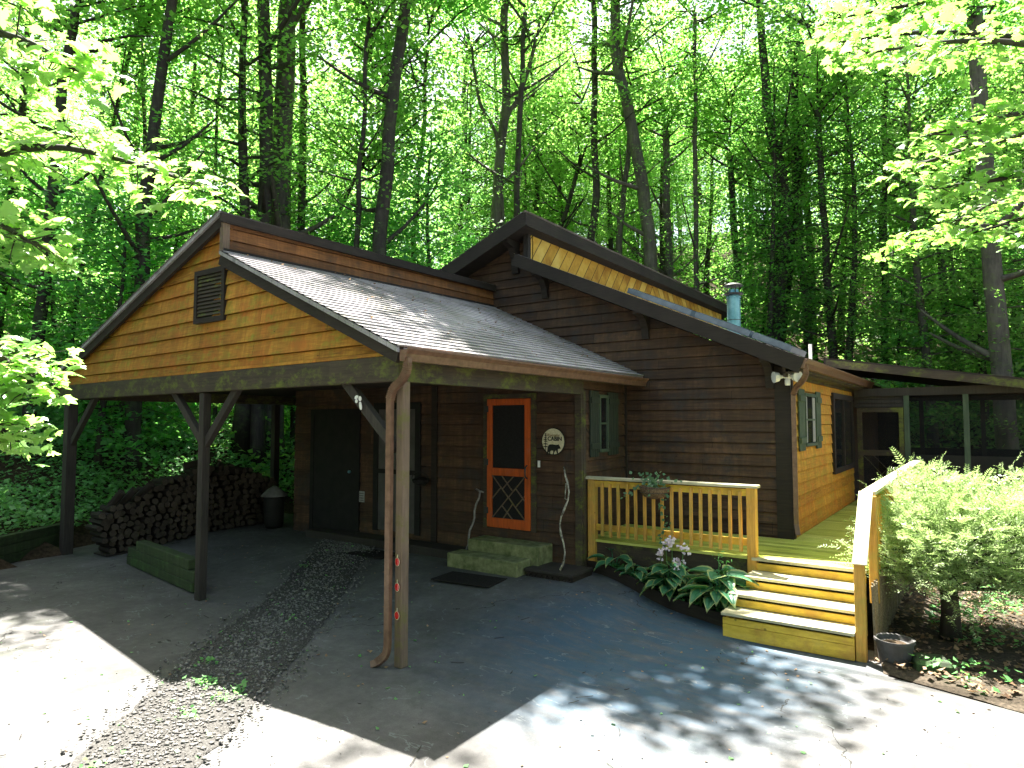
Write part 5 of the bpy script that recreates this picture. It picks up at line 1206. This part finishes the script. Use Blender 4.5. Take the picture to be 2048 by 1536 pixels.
tag(ob('dry_leaf_bits', npmesh('dry_leaf_bits', V, F, 'leaf_litter')), 'dry brown leaf bits on the drive and the carport roof', kind='stuff')
# weeds in the gravel
P = []
for _ in range(9):
    t = random.uniform(.15, .8); a = lerp2(GL, t); b_ = lerp2(GR, t); u = random.uniform(.05, .95); x = a[0] + (b_[0] - a[0]) * u; y = a[1] + (b_[1] - a[1]) * u
    for q in range(random.randint(8, 22)): P.append((x + random.gauss(0, .05), y + random.gauss(0, .05), pad(x, y) + .03 + random.random() * .05))
N = rng.normal(0, .6, (len(P), 3)); N[:, 2] = 1; V, F = kites(np.array(P), N, .05 * rng.uniform(.5, 1.3, len(P)))
tag(ob('gravel_weeds', npmesh('gravel_weeds', V, F, 'leaf_cover')), 'small weeds sprouting in the gravel', kind='stuff')
# litter on the drive and in the yard
P = []
for _ in range(170):
    x = random.uniform(-9, 1.5); y = random.uniform(1.8, 7.5)
    if y < edge_y(x) - .2: P.append((x, y, pad(x, y) + .012))
for _ in range(130):
    t = random.random(); a = lerp2(GL, t); b_ = lerp2(GR, t); u = random.random(); x = a[0] + (b_[0] - a[0]) * u; y = a[1] + (b_[1] - a[1]) * u; P.append((x, y, pad(x, y) + .04))
N = rng.normal(0, .25, (len(P), 3)); N[:, 2] = 1
V, F = kites(np.array(P), N, .045 * rng.uniform(.4, 1.3, len(P))); tag(ob('fallen_leaves', npmesh('fallen_leaves', V, F, 'leaf_cover')), 'scattered green leaf bits on the drive', kind='stuff')
P = []
while len(P) < 14000:
    x = random.uniform(-1.0, 9); y = random.uniform(5, 16)
    if y > edge_y(x) + .08 + .12 * noise.noise(Vector((x * 3, 0, 0))): P.append((x, y, zg(x, y) + .045 + random.random() * .03))
N = rng.normal(0, .35, (len(P), 3)); N[:, 2] = 1
V, F = kites(np.array(P), N, .07 * rng.uniform(.5, 1.3, len(P))); tag(ob('leaf_litter', npmesh('leaf_litter', V, F, 'leaf_litter')), 'brown fallen leaves under the yew', kind='stuff')
P = []
while len(P) < 9000:
    x = random.uniform(-.6, 9); y = random.uniform(5, 15); n = noise.noise(Vector((x * .9, y * .9, 4)))
    dd_ = y - edge_y(x)
    if dd_ > .15 and (n > .0 or (dd_ < .9 and n > -.25 and random.random() < .6)): P.append((x, y, zg(x, y) + .05 + random.random() * .12))
N = rng.normal(0, .45, (len(P), 3)); N[:, 2] = 1
V, F = kites(np.array(P), N, .07 * rng.uniform(.5, 1.3, len(P))); tag(ob('yard_ground_cover', npmesh('yard_ground_cover', V, F, 'leaf_cover')), 'green ground cover along the yard edge', kind='stuff')
